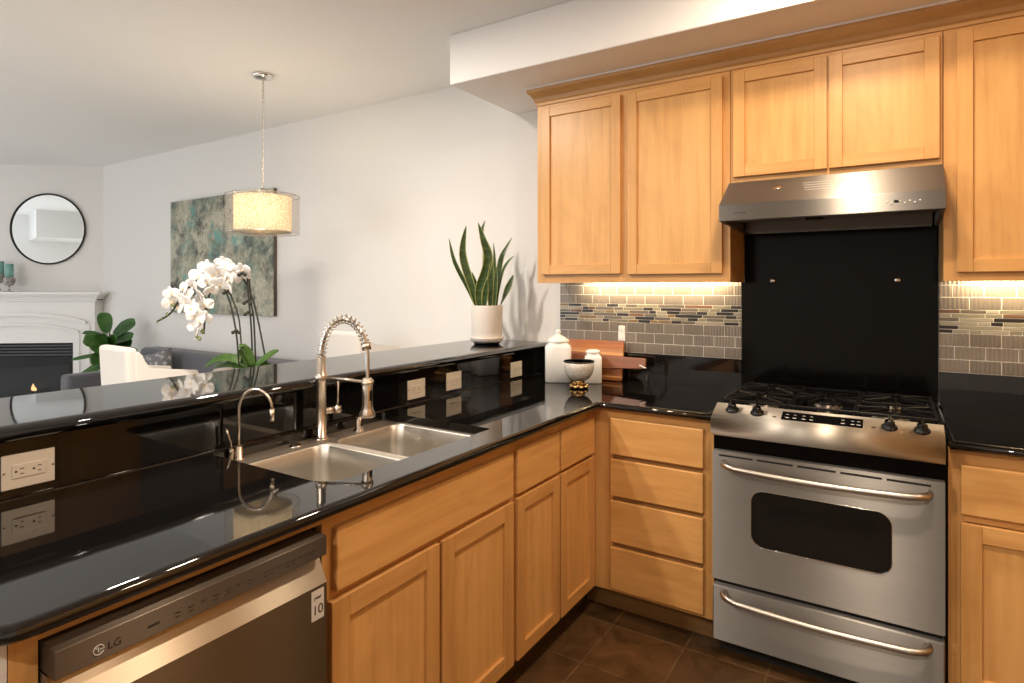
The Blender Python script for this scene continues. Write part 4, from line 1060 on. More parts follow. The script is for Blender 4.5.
# cutting boards leaning on the wall
def lean(x0, x1, yb, h_, th, tilt, poly, mat, name, label):
    t_ = thing(name, label, 'cutting board', ((x0+x1)/2, yb, CT+0.0005), 0, local=True)
    mb = MB().mat(mat); mb.prism(poly, lambda a, b_, t2: (a, t2, b_), -th/2, th/2, 0.002)
    o = mb.build('board', None, t_)
    o.rotation_euler = (-tilt, 0, 0)
    return t_, o
lean(-0.96, -0.60, -0.078, 0.21, 0.018, R(10.5), rrect(-0.19, 0.175, 0.0015, 0.212, 0.008, 3), M['board'], 'cutting_board', 'wide striped wooden cutting board leaning behind the canisters')
t_, o = lean(-0.9, -0.5, -0.118, 0.2, 0.016, R(14.5), [(-0.17, 0.0015), (-0.01, 0.0015), (0.008, 0.012), (0.010, 0.060), (0.030, 0.072), (0.262, 0.082), (0.268, 0.087), (0.268, 0.130), (0.262, 0.136), (0.030, 0.136), (0.0, 0.150), (-0.17, 0.150)], M['board2'], 'paddle_board', 'reddish wooden paddle board whose handle sticks out to the right')
t_.location.x = -0.735
lc = MB().mat(M['linen']); lc.tube([(0.238, -0.010, 0.098), (0.250, -0.012, 0.094), (0.262, -0.013, 0.088), (0.276, -0.013, 0.086)], 0.0032, 8); lo_ = lc.build('hanging_loop', None, t_); lo_.rotation_euler = (-R(14.5), 0, 0)

# ------------------------------------------------------------------ snake plant on the bar
CAMQ = YAW
sp = thing('snake_plant', 'upright variegated snake plant in a cream pot on the end of the raised bar', 'plant', (-1.322, -0.295, 1.1165), CAMQ, local=True)
mb = MB().mat(M['cream_pot']); mb.lathe([(0.066, 0.0205), (0.074, 0.022), (0.085, 0.048), (0.090, 0.212), (0.0905, 0.216), (0.083, 0.216), (0.080, 0.195), (0, 0.193)], (0, 0, 0), 48); mb.build('pot', None, sp)
mb = MB().mat(M['cream_pot']); mb.lathe([(0.080, 0.0125), (0.088, 0.016), (0.094, 0.034), (0.096, 0.040), (0.091, 0.040), (0.074, 0.020), (0, 0.019)], (0, 0, 0), 48); mb.build('saucer', None, sp)
mb = MB().mat(M['black']); mb.lathe([(0.066, 0.0), (0.075, 0.004), (0.075, 0.012), (0.0, 0.012)], (0, 0, -0.0001), 40); mb.build('foot_ring', None, sp)
mb = MB().mat(M['soil']); mb.lathe([(0.079, 0.195), (0.079, 0.198), (0, 0.202)], (0, 0, 0), 32); mb.build('soil', None, sp)
def curve3(ps, n=14):
    ps = [Vector(p) for p in ps]
    out_ = []
    for i in range(n+1):
        t_ = i/n; q = list(ps)
        while len(q) > 1: q = [q[j].lerp(q[j+1], t_) for j in range(len(q)-1)]
        out_.append(q[0])
    return out_
def poly_smooth(ps, n=6):
    out_ = []; ps = [Vector(p) for p in ps]
    for i in range(len(ps)-1):
        p0, p1, p2, p3 = ps[max(i-1, 0)], ps[i], ps[i+1], ps[min(i+2, len(ps)-1)]
        for j in range(n):
            t_ = j/n; out_.append(0.5*((2*p1)+(-p0+p2)*t_+(2*p0-5*p1+4*p2-p3)*t_*t_+(-p0+3*p1-3*p2+p3)*t_**3))
    out_.append(ps[-1]); return out_
LV = [  # points (x right, z above the pot rim), away, max half width, normal, kind
    ([(-0.058, 0), (-0.107, 0.107), (-0.185, 0.26), (-0.217, 0.395)], 0.02, 0.015, (0.35, -1, 0)),
    ([(-0.048, 0), (-0.085, 0.12), (-0.135, 0.30), (-0.114, 0.462)], -0.02, 0.027, (0.25, -1, 0.1)),
    ([(-0.040, 0), (-0.045, 0.10), (-0.005, 0.21), (0.008, 0.29), (-0.018, 0.38), (-0.046, 0.475)], -0.03, 0.032, (0.2, -1, 0)),
    ([(-0.010, 0), (-0.012, 0.2), (-0.008, 0.34), (-0.030, 0.42), (-0.012, 0.497)], 0.02, 0.020, (-0.5, -1, 0)),
    ([(0.020, 0), (0.022, 0.12), (0.026, 0.20), (0.029, 0.280)], -0.03, 0.022, (0, -1, 0)),
    ([(0.030, 0), (0.038, 0.16), (0.042, 0.26), (0.036, 0.372)], 0.03, 0.011, (0.1, -1, 0)),
    ([(0.045, 0), (0.058, 0.14), (0.072, 0.24), (0.092, 0.31), (0.142, 0.400)], 0.02, 0.019, (-0.2, -1, 0.1)),
    ([(0.055, 0), (0.062, 0.08), (0.088, 0.20), (0.120, 0.26), (0.154, 0.292)], -0.02, 0.010, (-0.3, -1, 0.1)),
    ([(0.062, 0), (0.080, 0.025), (0.118, 0.11), (0.150, 0.187)], 0.0, 0.021, (-0.2, -1, 0.1)),
    ([(-0.015, 0), (-0.010, 0.05), (-0.004, 0.10), (0.006, 0.165)], -0.04, 0.021, (0, -1, 0)),
    ([(-0.030, 0), (-0.050, 0.09), (-0.066, 0.15), (-0.085, 0.205)], 0.0, 0.011, (0.1, -1, 0)),
    ([(0.040, 0), (0.048, 0.08), (0.052, 0.16), (0.056, 0.23)], -0.03, 0.014, (-0.1, -1, 0)),
]
for li, (pts, yo, wd, nv) in enumerate(LV):
    P_ = [Vector((p[0], yo*(1+i*0.25), p[1])) for i, p in enumerate(pts)]; P_ = poly_smooth(P_, 5); k = len(P_)
    slim = li == 8; wd *= 0.84
    ws = []
    for i in range(k):
        u = i/(k-1)
        if slim: ws.append(max(0.0015, wd*(0.12+0.88*math.exp(-((u-0.68)/0.22)**2))*(1 if u < 0.95 else 0.4)))
        else: ws.append(max(0.0008, wd*(0.55+0.45*math.sin(min(u/0.5, 1)*PI/2))*(1-max(0, (u-0.55)/0.45)**1.8)))
    mb = MB().mat(M['snake_edge']); mb.mat(M['snake_mid'])
    mb.leaf([(p.x, p.y, p.z+0.200) for p in P_], ws, nv, edge=0, cup=0.35); mb.build('leaf', None, sp)

# ------------------------------------------------------------------ dining side
# pendant
PX, PY = -2.648, -0.791
pn = thing('drum_pendant', 'double drum pendant lamp on a chain over the dining table', 'lamp', (PX, PY, CEIL))
mb = MB().mat(M['chrome']); mb.lathe([(0.0, -0.028), (0.03, -0.027), (0.055, -0.020), (0.062, -0.010), (0.062, -0.0005)], (PX, PY, CEIL), 32); mb.build('canopy', None, pn)
ch = MB().mat(M['nickel']); z = CEIL-0.028; i = 0
while z > 2.04:
    a = (i % 2)*PI/2; pts = []
    for j in range(13):
        th = 2*PI*j/12; u, v_ = 0.0065*math.cos(th), 0.0135*math.sin(th); pts.append((PX+u*math.cos(a), PY+u*math.sin(a), z-0.0135+v_))
    ch.tube(pts, 0.0014, 5, caps=False); z -= 0.0225; i += 1
ch.build('chain', None, pn)
ch = MB().mat(M['linen']); ch.tube([(PX+0.002, PY, CEIL-0.03), (PX+0.005, PY, 2.4), (PX+0.001, PY, 2.03)], 0.0018, 6); ch.build('cord', None, pn)
mb = MB().mat(M['nickel']); mb.lathe([(0.0, 0.02), (0.011, 0.02), (0.011, -0.10), (0.0, -0.10)][::-1], (PX, PY, 2.02), 20); mb.build('stem', None, pn)
ZT, ZB = 1.995, 1.765
mb = MB().mat(M['shade_out']); mb.open_lathe([(0.212, ZB), (0.212, ZT)], (PX, PY, 0), 64); mb.build('outer_sheer_shade', None, pn)
mb = MB().mat(M['shade_in']); mb.open_lathe([(0.165, ZB+0.012), (0.165, ZT-0.006)], (PX, PY, 0), 64); mb.build('inner_shade', None, pn)
for z in (ZT, ZB):
    for r in (0.212, 0.166):
        mb = MB().mat(M['nickel']); mb.tube([(PX+r*math.cos(2*PI*k/48), PY+r*math.sin(2*PI*k/48), z if r > 0.2 else z+(0.008 if z == ZB else -0.004)) for k in range(49)], 0.0028, 6, caps=False); mb.build('shade_ring', None, pn)
mb = MB().mat(M['nickel'])
for k in range(3):
    a = 2*PI*k/3+0.5; mb.tube([(PX, PY, ZT-0.004), (PX+0.212*math.cos(a), PY+0.212*math.sin(a), ZT)], 0.002, 6)
mb.build('shade_spider', None, pn)
mb = MB().mat(M['shade_in']); mb.lathe([(0.0, 0.0), (0.163, 0.003), (0.163, 0.005), (0.0, 0.003)], (PX, PY, ZB+0.008), 48); mb.build('diffuser', None, pn)
mb = MB().mat(M['nickel']); mb.lathe([(0.0, -0.016), (0.008, -0.013), (0.012, -0.004), (0.012, 0.006)], (PX, PY, ZB+0.004), 16); mb.build('finial', None, pn)
for k in range(2):
    a = 0.6+k*PI; mb = MB().mat(M['bulb']); mb.ball((PX+0.06*math.cos(a), PY+0.06*math.sin(a), 1.89), 0.026, 8); mb.build('bulb', None, pn)
pl = bpy.data.lights.new('pendant_glow', 'POINT'); pl.energy = 9; pl.color = (1.0, 0.78, 0.50); pl.shadow_soft_size = 0.05
po = bpy.data.objects.new('pendant_glow', pl); COL.objects.link(po); po.location = (PX, PY, 1.885)
pl = bpy.data.lights.new('pendant_up_glow', 'POINT'); pl.energy = 1.5; pl.color = (1.0, 0.78, 0.50); pl.shadow_soft_size = 0.04
po = bpy.data.objects.new('pendant_up_glow', pl); COL.objects.link(po); po.location = (PX, PY, 1.955)
# counter-height round table, mostly hidden behind the bar
tb = thing('dining_table', 'round dark counter-height dining table behind the raised bar', 'table', (-2.40, -0.86, 0))
mb = MB().mat(M['tablewood']); mb.lathe([(0.32, 0.865), (0.33, 0.87), (0.33, 0.893), (0.325, 0.898), (0, 0.898)], (-2.40, -0.86, 0), 64); mb.build('tabletop', None, tb)
mb = MB().mat(M['tablewood']); mb.lathe([(0.24, 0), (0.24, 0.02), (0.08, 0.05), (0.05, 0.10), (0.05, 0.80), (0.09, 0.8648)], (-2.40, -0.86, 0), 32); mb.build('pedestal', None, tb)
# wing dining chairs
def wing_chair(label, x, y, rz, h_=1.105, arm=1.02):
    t_ = thing('dining_chair', label, 'chair', (x, y, 0), rz, group='white wing chairs at the dining table', local=True)
    w_, d_ = 0.34, 0.38     # local: origin at rear-right foot; x to the left is negative; faces +y
    mb = MB().mat(M['linen']); mb.quadbox([(-w_, 0.03, 0.52), (0, 0.03, 0.52), (0, 0.10, 0.52), (-w_, 0.10, 0.52), (-w_-0.0, 0.0, h_), (0, 0.0, h_), (0, 0.06, h_), (-w_, 0.06, h_)], 0.022, 3); mb.build('backrest', None, t_)
    for xa, xb in ((-0.035, 0.003), (-w_-0.003, -w_+0.035)):
        mb = MB().mat(M['linen'])
        poly = [(0.045, 0.60), (0.045, h_-0.03), (0.065, h_-0.025), (0.085, h_-0.045), (0.105, arm+0.018), (0.15, arm), (d_-0.04, arm-0.018), (d_-0.005, arm-0.022), (d_+0.005, arm-0.045), (d_-0.02, arm-0.12), (d_-0.07, 0.66), (d_-0.08, 0.60)]
        mb.prism(poly, lambda a, b_, t2: (t2, a, b_), xa, xb, 0.010); mb.build('side_wing', None, t_)
    mb = MB().mat(M['linen']); mb.box(-w_, 0, 0.03, d_+0.02, 0.52, 0.62, 0.02, 3); mb.build('seat', None, t_)
    for xa in (-w_+0.03, -0.03):
        for ya in (0.06, d_-0.02):
            mb = MB().mat(M['tablewood']); mb.quadbox([(xa-0.015, ya-0.015, 0), (xa+0.015, ya-0.015, 0), (xa+0.015, ya+0.015, 0), (xa-0.015, ya+0.015, 0), (xa-0.02, ya-0.02, 0.525), (xa+0.02, ya-0.02, 0.525), (xa+0.02, ya+0.02, 0.525), (xa-0.02, ya+0.02, 0.525)]); mb.build('leg', None, t_)
    return t_
wing_chair('white upholstered wing chair left of the orchid, in front of the grey sofa', -2.735, -1.53, R(-2), 1.118, 0.985)
wing_chair('white upholstered wing chair by the wall, barely showing over the bar behind the tall faucet', -2.17, -0.465, R(-2), 1.155, 1.06)
# orchid
OX, OY = -2.34, -1.075
oc = thing('potted_orchid', 'white arching orchid in a pot on the dining table', 'plant', (OX, OY, 0.8985), CAMQ, local=True)
mb = MB().mat(M['ceramic']); mb.lathe([(0.05, 0), (0.055, 0.003), (0.085, 0.09), (0.086, 0.093), (0.078, 0.093), (0.074, 0.080), (0, 0.078)], (0, 0, 0), 40); mb.build('pot', None, oc)
mb = MB().mat(M['soil']); mb.lathe([(0.073, 0.079), (0.073, 0.082), (0, 0.086)], (0, 0, 0), 24); mb.build('bark_mix', None, oc)
# depth 3.28 from the camera: 183 px per metre; (px, py) offsets measured from stem foot
def op(px, py, y=0.0): return ((px-250)/183.0, y, 0.536-(py-287)/183.0+0.0)
ol = [([(250, 366), (241, 350), (246, 342), (243, 346)], 0.026), ([(248, 368), (232, 352), (215, 356), (204, 367)], 0.024), ([(246, 368), (225, 362), (212, 366), (206, 370)], 0.020),
      ([(252, 368), (262, 358), (276, 350), (279, 350)], 0.020), ([(250, 367), (238, 356), (232, 358), (226, 362)], 0.030), ([(252, 367), (250, 352), (247, 345), (241, 345)], 0.022), ([(250, 369), (262, 362), (268, 366), (270, 368)], 0.02)]
for i, (pp, wd) in enumerate(ol):
    P_ = curve3([op(a, b_, (0.03*((i*7) % 5-2))*(j/3)) for j, (a, b_) in enumerate(pp)], 12)
    ws = [max(0.002, wd*math.sin(PI*min(1, 0.12+0.86*u/12))**0.7) for u in range(13)]
    mb = MB().mat(M['orchid_leaf']); mb.leaf(P_, ws, (0.1, -0.75, 0.65), cup=0.25); mb.build('leaf', None, oc)
stems = [[(239, 366), (236, 330), (228, 296), (218, 284), (203, 283), (186, 290), (172, 312), (158, 321)],
         [(241, 366), (238, 320), (229, 292), (224, 268)],
         [(250, 366), (249, 330), (246, 296), (243, 266), (233, 268)],
         [(263, 364), (254, 318), (248, 296), (238, 278), (222, 280), (207, 292), (202, 312), (200, 334)],
         [(251, 366), (249, 320), (246, 300), (244, 270)]]
for i, s_ in enumerate(stems):
    mb = MB().mat(M['stem']); mb.tube(poly_smooth([op(a, b_, -0.02+0.015*i) for a, b_ in s_]), 0.0050 if i != 1 else 0.0042, 8); mb.build('flower_stem', None, oc)
mb = MB().mat(M['stem'])
for a, b_ in ((228, 291), (237, 330), (243, 273), (248, 301), (249, 312)):
    for dx_ in (-3, 0, 3): mb.ball(op(a+dx_, b_+abs(dx_)*0.6, -0.03), 0.0105, 5)
mb.build('stem_clips', None, oc)
# flower: five petals and a lip, copied
def flower_mesh():
    mb = MB().mat(M['petal'])
    def petal(ang, L, W, tiltf):
        d = Vector((math.cos(ang), 0, math.sin(ang))); P_ = []
        for j in range(7):
            u = j/6; P_.append(Vector((0, -0.004, 0))+d*L*u+Vector((0, -tiltf*math.sin(PI*u*0.8)*0.25*L-0.1*L*u, 0)))
        ws = [max(0.002, W*math.sin(PI*(0.08+0.86*j/6))**0.6) for j in range(7)]
        mb.leaf(P_, ws, (0, -1, 0), cup=-0.2, thick=0.0006)
    for a in (90, 210, 330): petal(R(a), 0.040, 0.013, 0.3)
    for a in (8, 172): petal(R(a), 0.044, 0.024, 0.5)
    mb.mat(M['lip']); mb.ball((0, -0.008, -0.006), 0.0055, 6, (1, 1, 1.3))
    return mb
FL = [(243, 269), (236, 273), (228, 266), (221, 270), (232, 280), (214, 275), (208, 268), (222, 283), (208, 282), (200, 277), (214, 290), (195, 284), (205, 293), (192, 294), (186, 288), (181, 298), (178, 306), (172, 301), (189, 300), (175, 293), (225, 262), (217, 284), (231, 287),
      (200, 300), (196, 308), (204, 305), (198, 316), (203, 320), (197, 326), (207, 315), (199, 333), (240, 276), (226, 275)]
rnd = random.Random(11)
f0 = None
for i, (a, b_) in enumerate(FL):
    if f0 is None: f0 = flower_mesh().build('flower', None, oc); f = f0
    else: f = f0.copy(); COL.objects.link(f); f.parent = oc
    f.location = Vector(op(a, b_, -0.03+0.05*rnd.random()-0.02)); k = 0.95+0.35*rnd.random(); f.scale = (k, k, k)
    f.rotation_euler = (R(rnd.uniform(-30, 40)), R(rnd.uniform(-25, 25)), R(rnd.uniform(-55, 55)))
for a, b_, r in ((158, 321, .006), (163, 318, .007), (168, 314, .009), (174, 305, .008), (200, 338, .010), (203, 331, .011), (197, 336, .008)):
    mb = MB().mat(M['bud']); mb.ball(op(a, b_, -0.02), r, 6, (1, 1, 1.3)); mb.build('bud', None, oc)

# ------------------------------------------------------------------ living room
# painting
pt = thing('canvas_painting', 'large abstract teal and grey canvas on the wall behind the pendant', 'painting', (-4.38, -0.02, 1.20))
B('canvas', M['canvas'], pt, (-5.155, -3.606, -0.033, -0.030, 1.200, 2.232))
B('stretcher_edge', M['canvas_edge'], pt, (-5.157, -3.604, -0.030, -0.001, 1.198, 2.234))
# sofa
so = thing('sofa', 'long slate grey sofa against the wall under the painting', 'sofa', (-4.0, -0.5, 0))
SX0, SX1 = -5.30, -2.95
mb = MB().mat(M['sofa']); mb.quadbox([(SX0, -0.30, 0.2), (SX1, -0.30, 0.2), (SX1, -0.06, 0.2), (SX0, -0.06, 0.2), (SX0, -0.24, 0.875), (SX1, -0.24, 0.875), (SX1, -0.06, 0.875), (SX0, -0.06, 0.875)], 0.035, 4); mb.build('backrest', None, so)
for xa, xb in ((SX0-0.01, SX0+0.16), (SX1-0.16, SX1+0.01)):
    B('arm', M['sofa'], so, (xa, xb, -0.87, -0.20, 0.12, 0.70 if xa < -4 else 0.64), bevel=0.03, seg=4)
B('base', M['sofa'], so, (SX0+0.02, SX1-0.02, -0.84, -0.10, 0.12, 0.30), bevel=0.01)
for k in range(3):
    w_ = (SX1-SX0-0.33)/3; xa = SX0+0.165+k*w_
    B('seat_cushion', M['sofa'], so, (xa+0.003, xa+w_-0.003, -0.85, -0.28, 0.30, 0.46), bevel=0.03, seg=3)
for xa in (SX0+0.06, SX1-0.10):
    for ya in (-0.82, -0.14): B('leg', M['tablewood'], so, (xa, xa+0.04, ya, ya+0.04, 0, 0.12))
def pillow(name, label, loc, rot, size, mat, grp=None):
    mb = MB().mat(mat); n = 12; top = []; bot = []
    for i in range(n+1):
        a_, b_2 = [], []
        for j in range(n+1):
            u, v_ = 2*i/n-1, 2*j/n-1; th = 0.075*((1-u**4)*(1-v_**4))**0.55; pin = 1-0.07*(1-abs(u*v_))*(max(abs(u), abs(v_))**4)
            a_.append(mb.bm.verts.new((u*size/2*pin, th, v_*size/2*pin))); b_2.append(mb.bm.verts.new((u*size/2*pin, -th, v_*size/2*pin)))
        top.append(a_); bot.append(b_2)
    for i in range(n):
        for j in range(n):
            for g_ in (top, bot):
                f = mb.bm.faces.new((g_[i][j], g_[i+1][j], g_[i+1][j+1], g_[i][j+1])); f.smooth = True
    o = mb.build(name, None, None, xf=1); o.location = loc; o.rotation_euler = rot
    return tag(o, label, 'cushion')
pillow('cushion', 'grey floral scatter cushion leaning on the sofa behind the white wing chair', (-4.72, -0.415, 0.675), (R(-14), R(-14), R(15)), 0.42, M['cushion_grey'])
pillow('cushion', 'beige scatter cushion on the sofa behind the orchid leaves', (-3.70, -0.415, 0.66), (R(-15), R(45), R(0)), 0.34, M['cushion_beige'])

# fireplace on the diagonal wall : local frame x along the wall to the left, y out of the wall
def dq(mb, u0, u1, o0, o1, z0, z1, bev=0.0):
    mb.quadbox([dpt(u0, o0, z0), dpt(u1, o0, z0), dpt(u1, o1, z0), dpt(u0, o1, z0), dpt(u0, o0, z1), dpt(u1, o0, z1), dpt(u1, o1, z1), dpt(u0, o1, z1)], bev)
fpz = thing('fireplace', 'white arched fireplace mantel surround on the angled corner wall', 'fireplace', dpt(0.70, 0.1, 0))
mb = MB().mat(M['white'])
FL0, FR0 = 0.215, 1.19
u0_, u1_ = 0.0, 1.42
dq(mb, u0_, FL0, 0.002, 0.15, 0, 1.30); dq(mb, FR0, u1_, 0.002, 0.15, 0, 1.30); dq(mb, FL0, FR0, 0.002, 0.15, 0.85, 1.30)
mb.build('surround', None, fpz)
mb = MB().mat(M['white'])
def arc_band(ua, ub, zs_, rise, th, o0, o1):
    n = 20; P0 = []; 
    for i in range(n+1):
        s_ = i/n; u = ua+(ub-ua)*s_; z = zs_+rise*math.sin(PI*s_)**0.8 if 0 < s_ < 1 else zs_
        P0.append((u, z))
    for (ua_, za), (ub_, zb_) in zip(P0, P0[1:]):
        mb.quadbox([dpt(ua_, o0, za), dpt(ub_, o0, zb_), dpt(ub_, o1, zb_), dpt(ua_, o1, za), dpt(ua_, o0, za+th), dpt(ub_, o0, zb_+th), dpt(ub_, o1, zb_+th), dpt(ua_, o1, za+th)])
arc_band(0.07, 1.35, 1.045, 0.090, 0.035, 0.15, 0.190)
arc_band(0.15, 1.27, 0.955, 0.080, 0.022, 0.15, 0.178)
mb.build('arch_molding', None, fpz)
for ua, ub in ((0.045, 0.075), (0.145, 0.165), (1.255, 1.275), (1.345, 1.375)): mb = MB().mat(M['white']); dq(mb, ua, ub, 0.15, 0.162, 0.1, 1.055 if ua in (0.045, 1.345) else 0.975); mb.build('pilaster_molding', None, fpz)
for ua, ub in ((-0.008, 0.20), (1.20, 1.428)): mb = MB().mat(M['white']); dq(mb, ua, ub, 0.15, 0.172, 0, 0.12); mb.build('plinth_block', None, fpz)
mb = MB().mat(M['white'])
for k, (o_, za, zb_) in enumerate(((0.175, 1.285, 1.31), (0.195, 1.31, 1.335), (0.225, 1.335, 1.355), (0.255, 1.355, 1.385))):
    ex = o_-0.15; dq(mb, u0_-ex, u1_+ex, 0.002 if k else 0.151, o_, za, zb_, 0.003)
mb.build('mantel_shelf', None, fpz)
mb = MB().mat(M['void'])
dq(mb, FL0, FR0, 0.10, 0.125, 0.70, 0.849); dq(mb, FL0, FL0+0.05, 0.10, 0.135, 0.02, 0.70); dq(mb, FR0-0.05, FR0, 0.10, 0.135, 0.02, 0.70); dq(mb, FL0, FR0, 0.10, 0.135, 0.0, 0.22)
mb.mat(M['louver'])
for k in range(4): dq(mb, FL0+0.01, FR0-0.01, 0.125, 0.149, 0.718+k*0.032, 0.734+k*0.032)
mb.build('insert_frame', None, fpz)
mb = MB().mat(M['firebox']); dq(mb, FL0+0.05, FR0-0.05, 0.008, 0.012, 0.22, 0.70); mb.build('firebox_back', None, fpz)
mb = MB().mat(M['fire_pane']); dq(mb, FL0+0.05, FR0-0.05, 0.104, 0.108, 0.22, 0.70); mb.build('fire_glass', None, fpz)
for k, (u, z, a) in enumerate(((0.55, 0.26, 0.1), (0.72, 0.265, -0.12), (0.86, 0.26, 0.2), (0.70, 0.32, 0.1))):
    mb = MB().mat(M['log']); mb.tube([dpt(u-0.17, 0.055, z+a*0.1), dpt(u+0.17, 0.060, z-a*0.1)], 0.032, 10); mb.build('log', None, fpz)
for u, z, s_ in ((0.655, 0.335, 1.0), (0.63, 0.33, 0.6)):
    mb = MB().mat(M['flame']); p = dpt(u, 0.075, z); mb.lathe([(0.0, 0), (0.016*s_, 0.015*s_), (0.018*s_, 0.035*s_), (0.008*s_, 0.065*s_), (0.0, 0.085*s_)], p, 12); mb.build('flame', None, fpz)
# round mirror
mu, mz, mr = 0.546, 2.054, 0.372
mi = thing('round_mirror', 'round black-framed mirror on the wall above the mantel', 'mirror', dpt(mu, 0.0, mz-mr))
rmat = Vector((DN.x, DN.y, 0)).to_track_quat('Z', 'Y').to_matrix()
mb = MB().mat(M['frame_black']); rp = [Vector(dpt(mu, 0.016, mz))+(rmat @ Vector((mr*math.cos(2*PI*k/64), mr*math.sin(2*PI*k/64), 0))) for k in range(65)]
mb.tube(rp, 0.009, 8, caps=False); mb.build('frame', None, mi)
mb = MB().mat(M['mirror']); mb.lathe([(mr-0.004, 0.006), (mr-0.004, 0.012), (0, 0.012)], dpt(mu, 0.0, mz), 64, rmat); gl = mb.build('mirror_glass', None, mi)
for p in gl.data.polygons: p.use_smooth = False
# candle holders
for u, o_, zc, lab in ((0.965, 0.10, 1.60, 'aqua pillar candle in a stone cup holder on the mantel, left and taller'), (0.845, 0.14, 1.57, 'aqua pillar candle in a stone cup holder on the mantel, right and lower')):
    p = dpt(u, o_, 1.3853); t_ = thing('candle_holder', lab, 'candle holder', p)
    mb = MB().mat(M['glass']); mb.lathe([(0.045, 0), (0.045, 0.004), (0.008, 0.012), (0.006, 0.07), (0.012, zc-0.115-p[2])], p, 24); mb.build('stem', None, t_)
    mb = MB().mat(M['geode']); mb.lathe([(0.0, zc-0.125-p[2]), (0.035, zc-0.115-p[2]), (0.052, zc-0.08-p[2]), (0.050, zc-0.045-p[2]), (0.030, zc-0.03-p[2])], p, 18); mb.build('stone_cup', None, t_)
    mb = MB().mat(M['aqua']); mb.lathe([(0.036, zc-0.032-p[2]), (0.036, zc+0.105-p[2]), (0, zc+0.103-p[2])], p, 28); mb.build('candle', None, t_)
# fiddle leaf fig in the corner
def fiddle(name, label, x, y, leaves, scale=1.0, pot_h=0.34):
    t_ = thing(name, label, 'plant', (x, y, 0), CAMQ+R(8), local=True)
    mb = MB().mat(M['wicker']); mb.lathe([(0.11, 0), (0.15, 0.03), (0.17, pot_h), (0.155, pot_h), (0.15, pot_h-0.04), (0, pot_h-0.04)], (0, 0, 0), 32); mb.build('pot', None, t_)
    mb = MB().mat(M['soil']); mb.lathe([(0.148, pot_h-0.039), (0.148, pot_h-0.03), (0, pot_h-0.025)], (0, 0, 0), 24); mb.build('soil', None, t_)
    mb = MB().mat(M['bark']); mb.tube([(0, 0, pot_h-0.03), (0.01, 0, 0.6), (-0.01, 0, 0.85), (-0.02, 0, 1.02)], [0.014, 0.012, 0.009, 0.006], 8); mb.build('trunk', None, t_)
    for (bx_, bz, tx, tz, wd, yo, nrm) in leaves:
        P_ = curve3([(bx_, 0, bz), (bx_+(tx-bx_)*0.3, yo*0.5, bz+(tz-bz)*0.4), (bx_+(tx-bx_)*0.7, yo, bz+(tz-bz)*0.85), (tx, yo*1.2, tz)], 12)
        ws = []
        for j in range(13):
            u = j/12; ws.append(max(0.003, wd*(0.08 if u < 0.12 else 1)*(math.sin(PI*min(0.97, u*0.92))**0.55)*(0.72+0.28*u)))
        mb = MB().mat(M['fiddle_leaf']); mb.leaf(P_, ws, nrm, cup=0.25); mb.build('leaf', None, t_)
# local x = px offset from 108 at depth 5.3 (113 px/m); z = 1.435-(py-287)/113
def Lf(b0, b1, t0, t1, wd, yo, n=(0.1, -1, 0.2)):
    k = 103.0; return ((b0-112)/k, 1.435-(b1-287)/k, (t0-112)/k, 1.435-(t1-287)/k, wd, yo, n)
fiddle('fiddle_leaf_fig', 'leafy fiddle leaf fig plant in the corner between fireplace and sofa', -5.75, -0.28,
       [Lf(108, 335, 109, 312, 0.075, -0.05), Lf(112, 338, 134, 322, 0.075, 0.0, (-0.3, -1, 0.4)), Lf(113, 342, 136, 336, 0.075, -0.08, (0.2, -0.8, 0.7)), Lf(108, 338, 86, 332, 0.045, 0.0, (0, -0.5, 1)), Lf(108, 345, 93, 337, 0.07, -0.1, (0.2, -1, 0.1)),
        Lf(110, 345, 117, 335, 0.075, -0.15, (0, -1, 0.3)), Lf(108, 352, 79, 358, 0.042, -0.05, (0, -0.5, 1)), Lf(108, 356, 84, 374, 0.035, 0.0, (0.5, -1, 0.6)), Lf(108, 364, 88, 373, 0.04, -0.05, (0, -0.6, 1)), Lf(112, 350, 138, 352, 0.065, -0.05, (0, -0.8, 0.6)),
        Lf(112, 345, 128, 350, 0.07, -0.12), Lf(110, 340, 104, 350, 0.06, -0.1), Lf(114, 335, 119, 322, 0.03, 0.1, (0.5, -1, 0)), Lf(110, 362, 125, 372, 0.06, 0.0), Lf(111, 348, 124, 338, 0.085, -0.12, (-0.2, -1, 0.3)), Lf(113, 350, 134, 343, 0.08, -0.06, (0.1, -0.8, 0.6)), Lf(110, 350, 98, 343, 0.075, -0.08, (0.2, -0.9, 0.5)), Lf(112, 356, 126, 356, 0.085, -0.1, (0, -0.9, 0.5)), Lf(110, 344, 111, 332, 0.07, -0.16), Lf(110, 356, 100, 358, 0.075, -0.12), Lf(112, 366, 122, 364, 0.08, -0.1)])
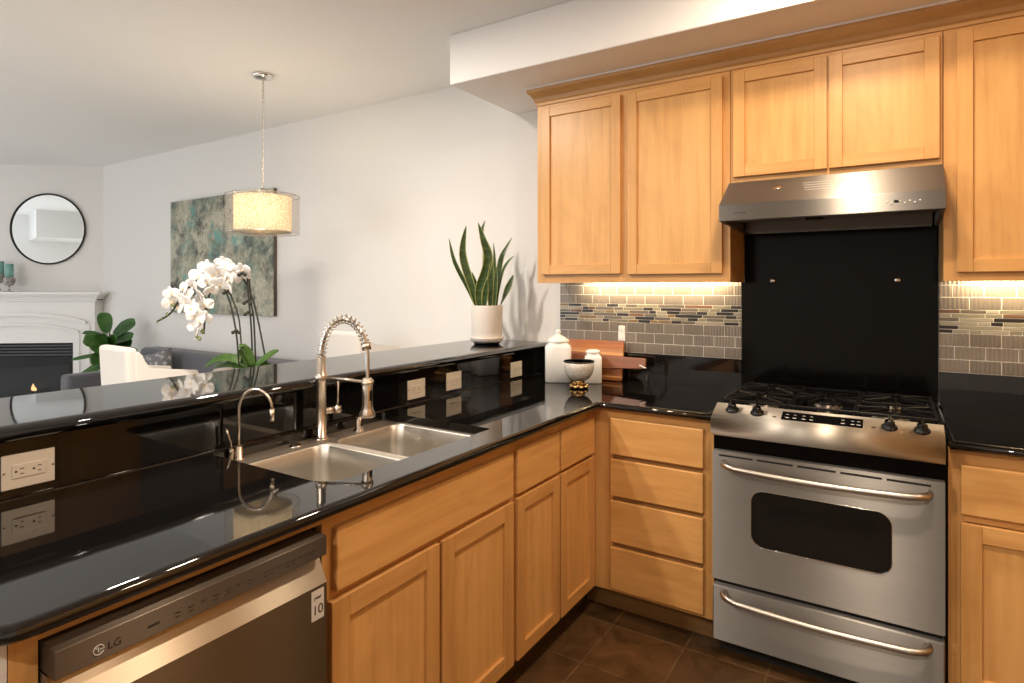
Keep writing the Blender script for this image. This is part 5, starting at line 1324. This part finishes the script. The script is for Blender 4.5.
# small dark plant in front of the fireplace at the left edge
sd = thing('side_table', 'small round side table at the left edge in front of the fireplace', 'table', (-4.62, -2.00, 0))
mb = MB().mat(M['tablewood']); mb.lathe([(0.20, 0.50), (0.21, 0.505), (0.21, 0.52), (0, 0.521)], (-4.62, -2.0, 0), 32); mb.build('tabletop', None, sd)
mb = MB().mat(M['tablewood']); mb.lathe([(0.14, 0), (0.14, 0.012), (0.02, 0.03), (0.02, 0.4999)], (-4.62, -2.0, 0), 20); mb.build('pedestal', None, sd)
sm = thing('potted_plant', 'small dark-leaved potted plant at the left edge, just above the bar top', 'plant', (-4.62, -2.0, 0.5215), 0, local=True)
mb = MB().mat(M['ceramic']); mb.lathe([(0.05, 0), (0.07, 0.01), (0.075, 0.11), (0.066, 0.11), (0.064, 0.09), (0, 0.09)], (0, 0, 0), 28); mb.build('pot', None, sm)
for k in range(9):
    a = 2*PI*k/9+0.3; r = 0.06+0.03*(k % 3); P_ = curve3([(0, 0, 0.09), (r*0.3*math.cos(a), r*0.3*math.sin(a), 0.18), (r*math.cos(a), r*math.sin(a), 0.24+0.02*(k % 4))], 8)
    mb = MB().mat(M['fiddle_leaf']); mb.leaf(P_, [0.006, 0.016, 0.022, 0.025, 0.026, 0.024, 0.018, 0.010, 0.002], (math.cos(a+1.2), math.sin(a+1.2), 0.2), cup=0.2); mb.build('leaf', None, sm)

# ------------------------------------------------------------------ unseen side of the kitchen: tall maple units added for the steel to reflect
pc = thing('pantry_cabinet', 'tall maple pantry cabinets on the opposite kitchen wall, behind the photographer', 'cabinet', (2.2, -1.9, 0))
B('body', M['mv'], pc, (1.95, 2.54, -3.4, -0.75, 0.1, 2.40))
for k in range(5):
    y0 = -3.38+k*0.525
    for z0, z1 in ((0.13, 1.30), (1.33, 2.37)):
        mb = MB(); mb.mat(M['mv'])
        for ya, yb in ((y0, y0+0.06), (y0+0.455, y0+0.515)): mb.box(1.93, 1.9495, ya, yb, z0, z1)
        mb.mat(M['mh'])
        for za, zb_ in ((z0, z0+0.06), (z1-0.06, z1)): mb.box(1.9305, 1.9495, y0+0.06, y0+0.455, za, zb_)
        mb.mat(M['mv']); mb.box(1.94, 1.9495, y0+0.058, y0+0.457, z0+0.058, z1-0.058); mb.build('door', None, pc)
B('toe_kick', M['mtoe'], pc, (2.02, 2.54, -3.4, -0.75, 0, 0.0995))

for o in bpy.data.objects:
    if '_local' in o: del o['_local']
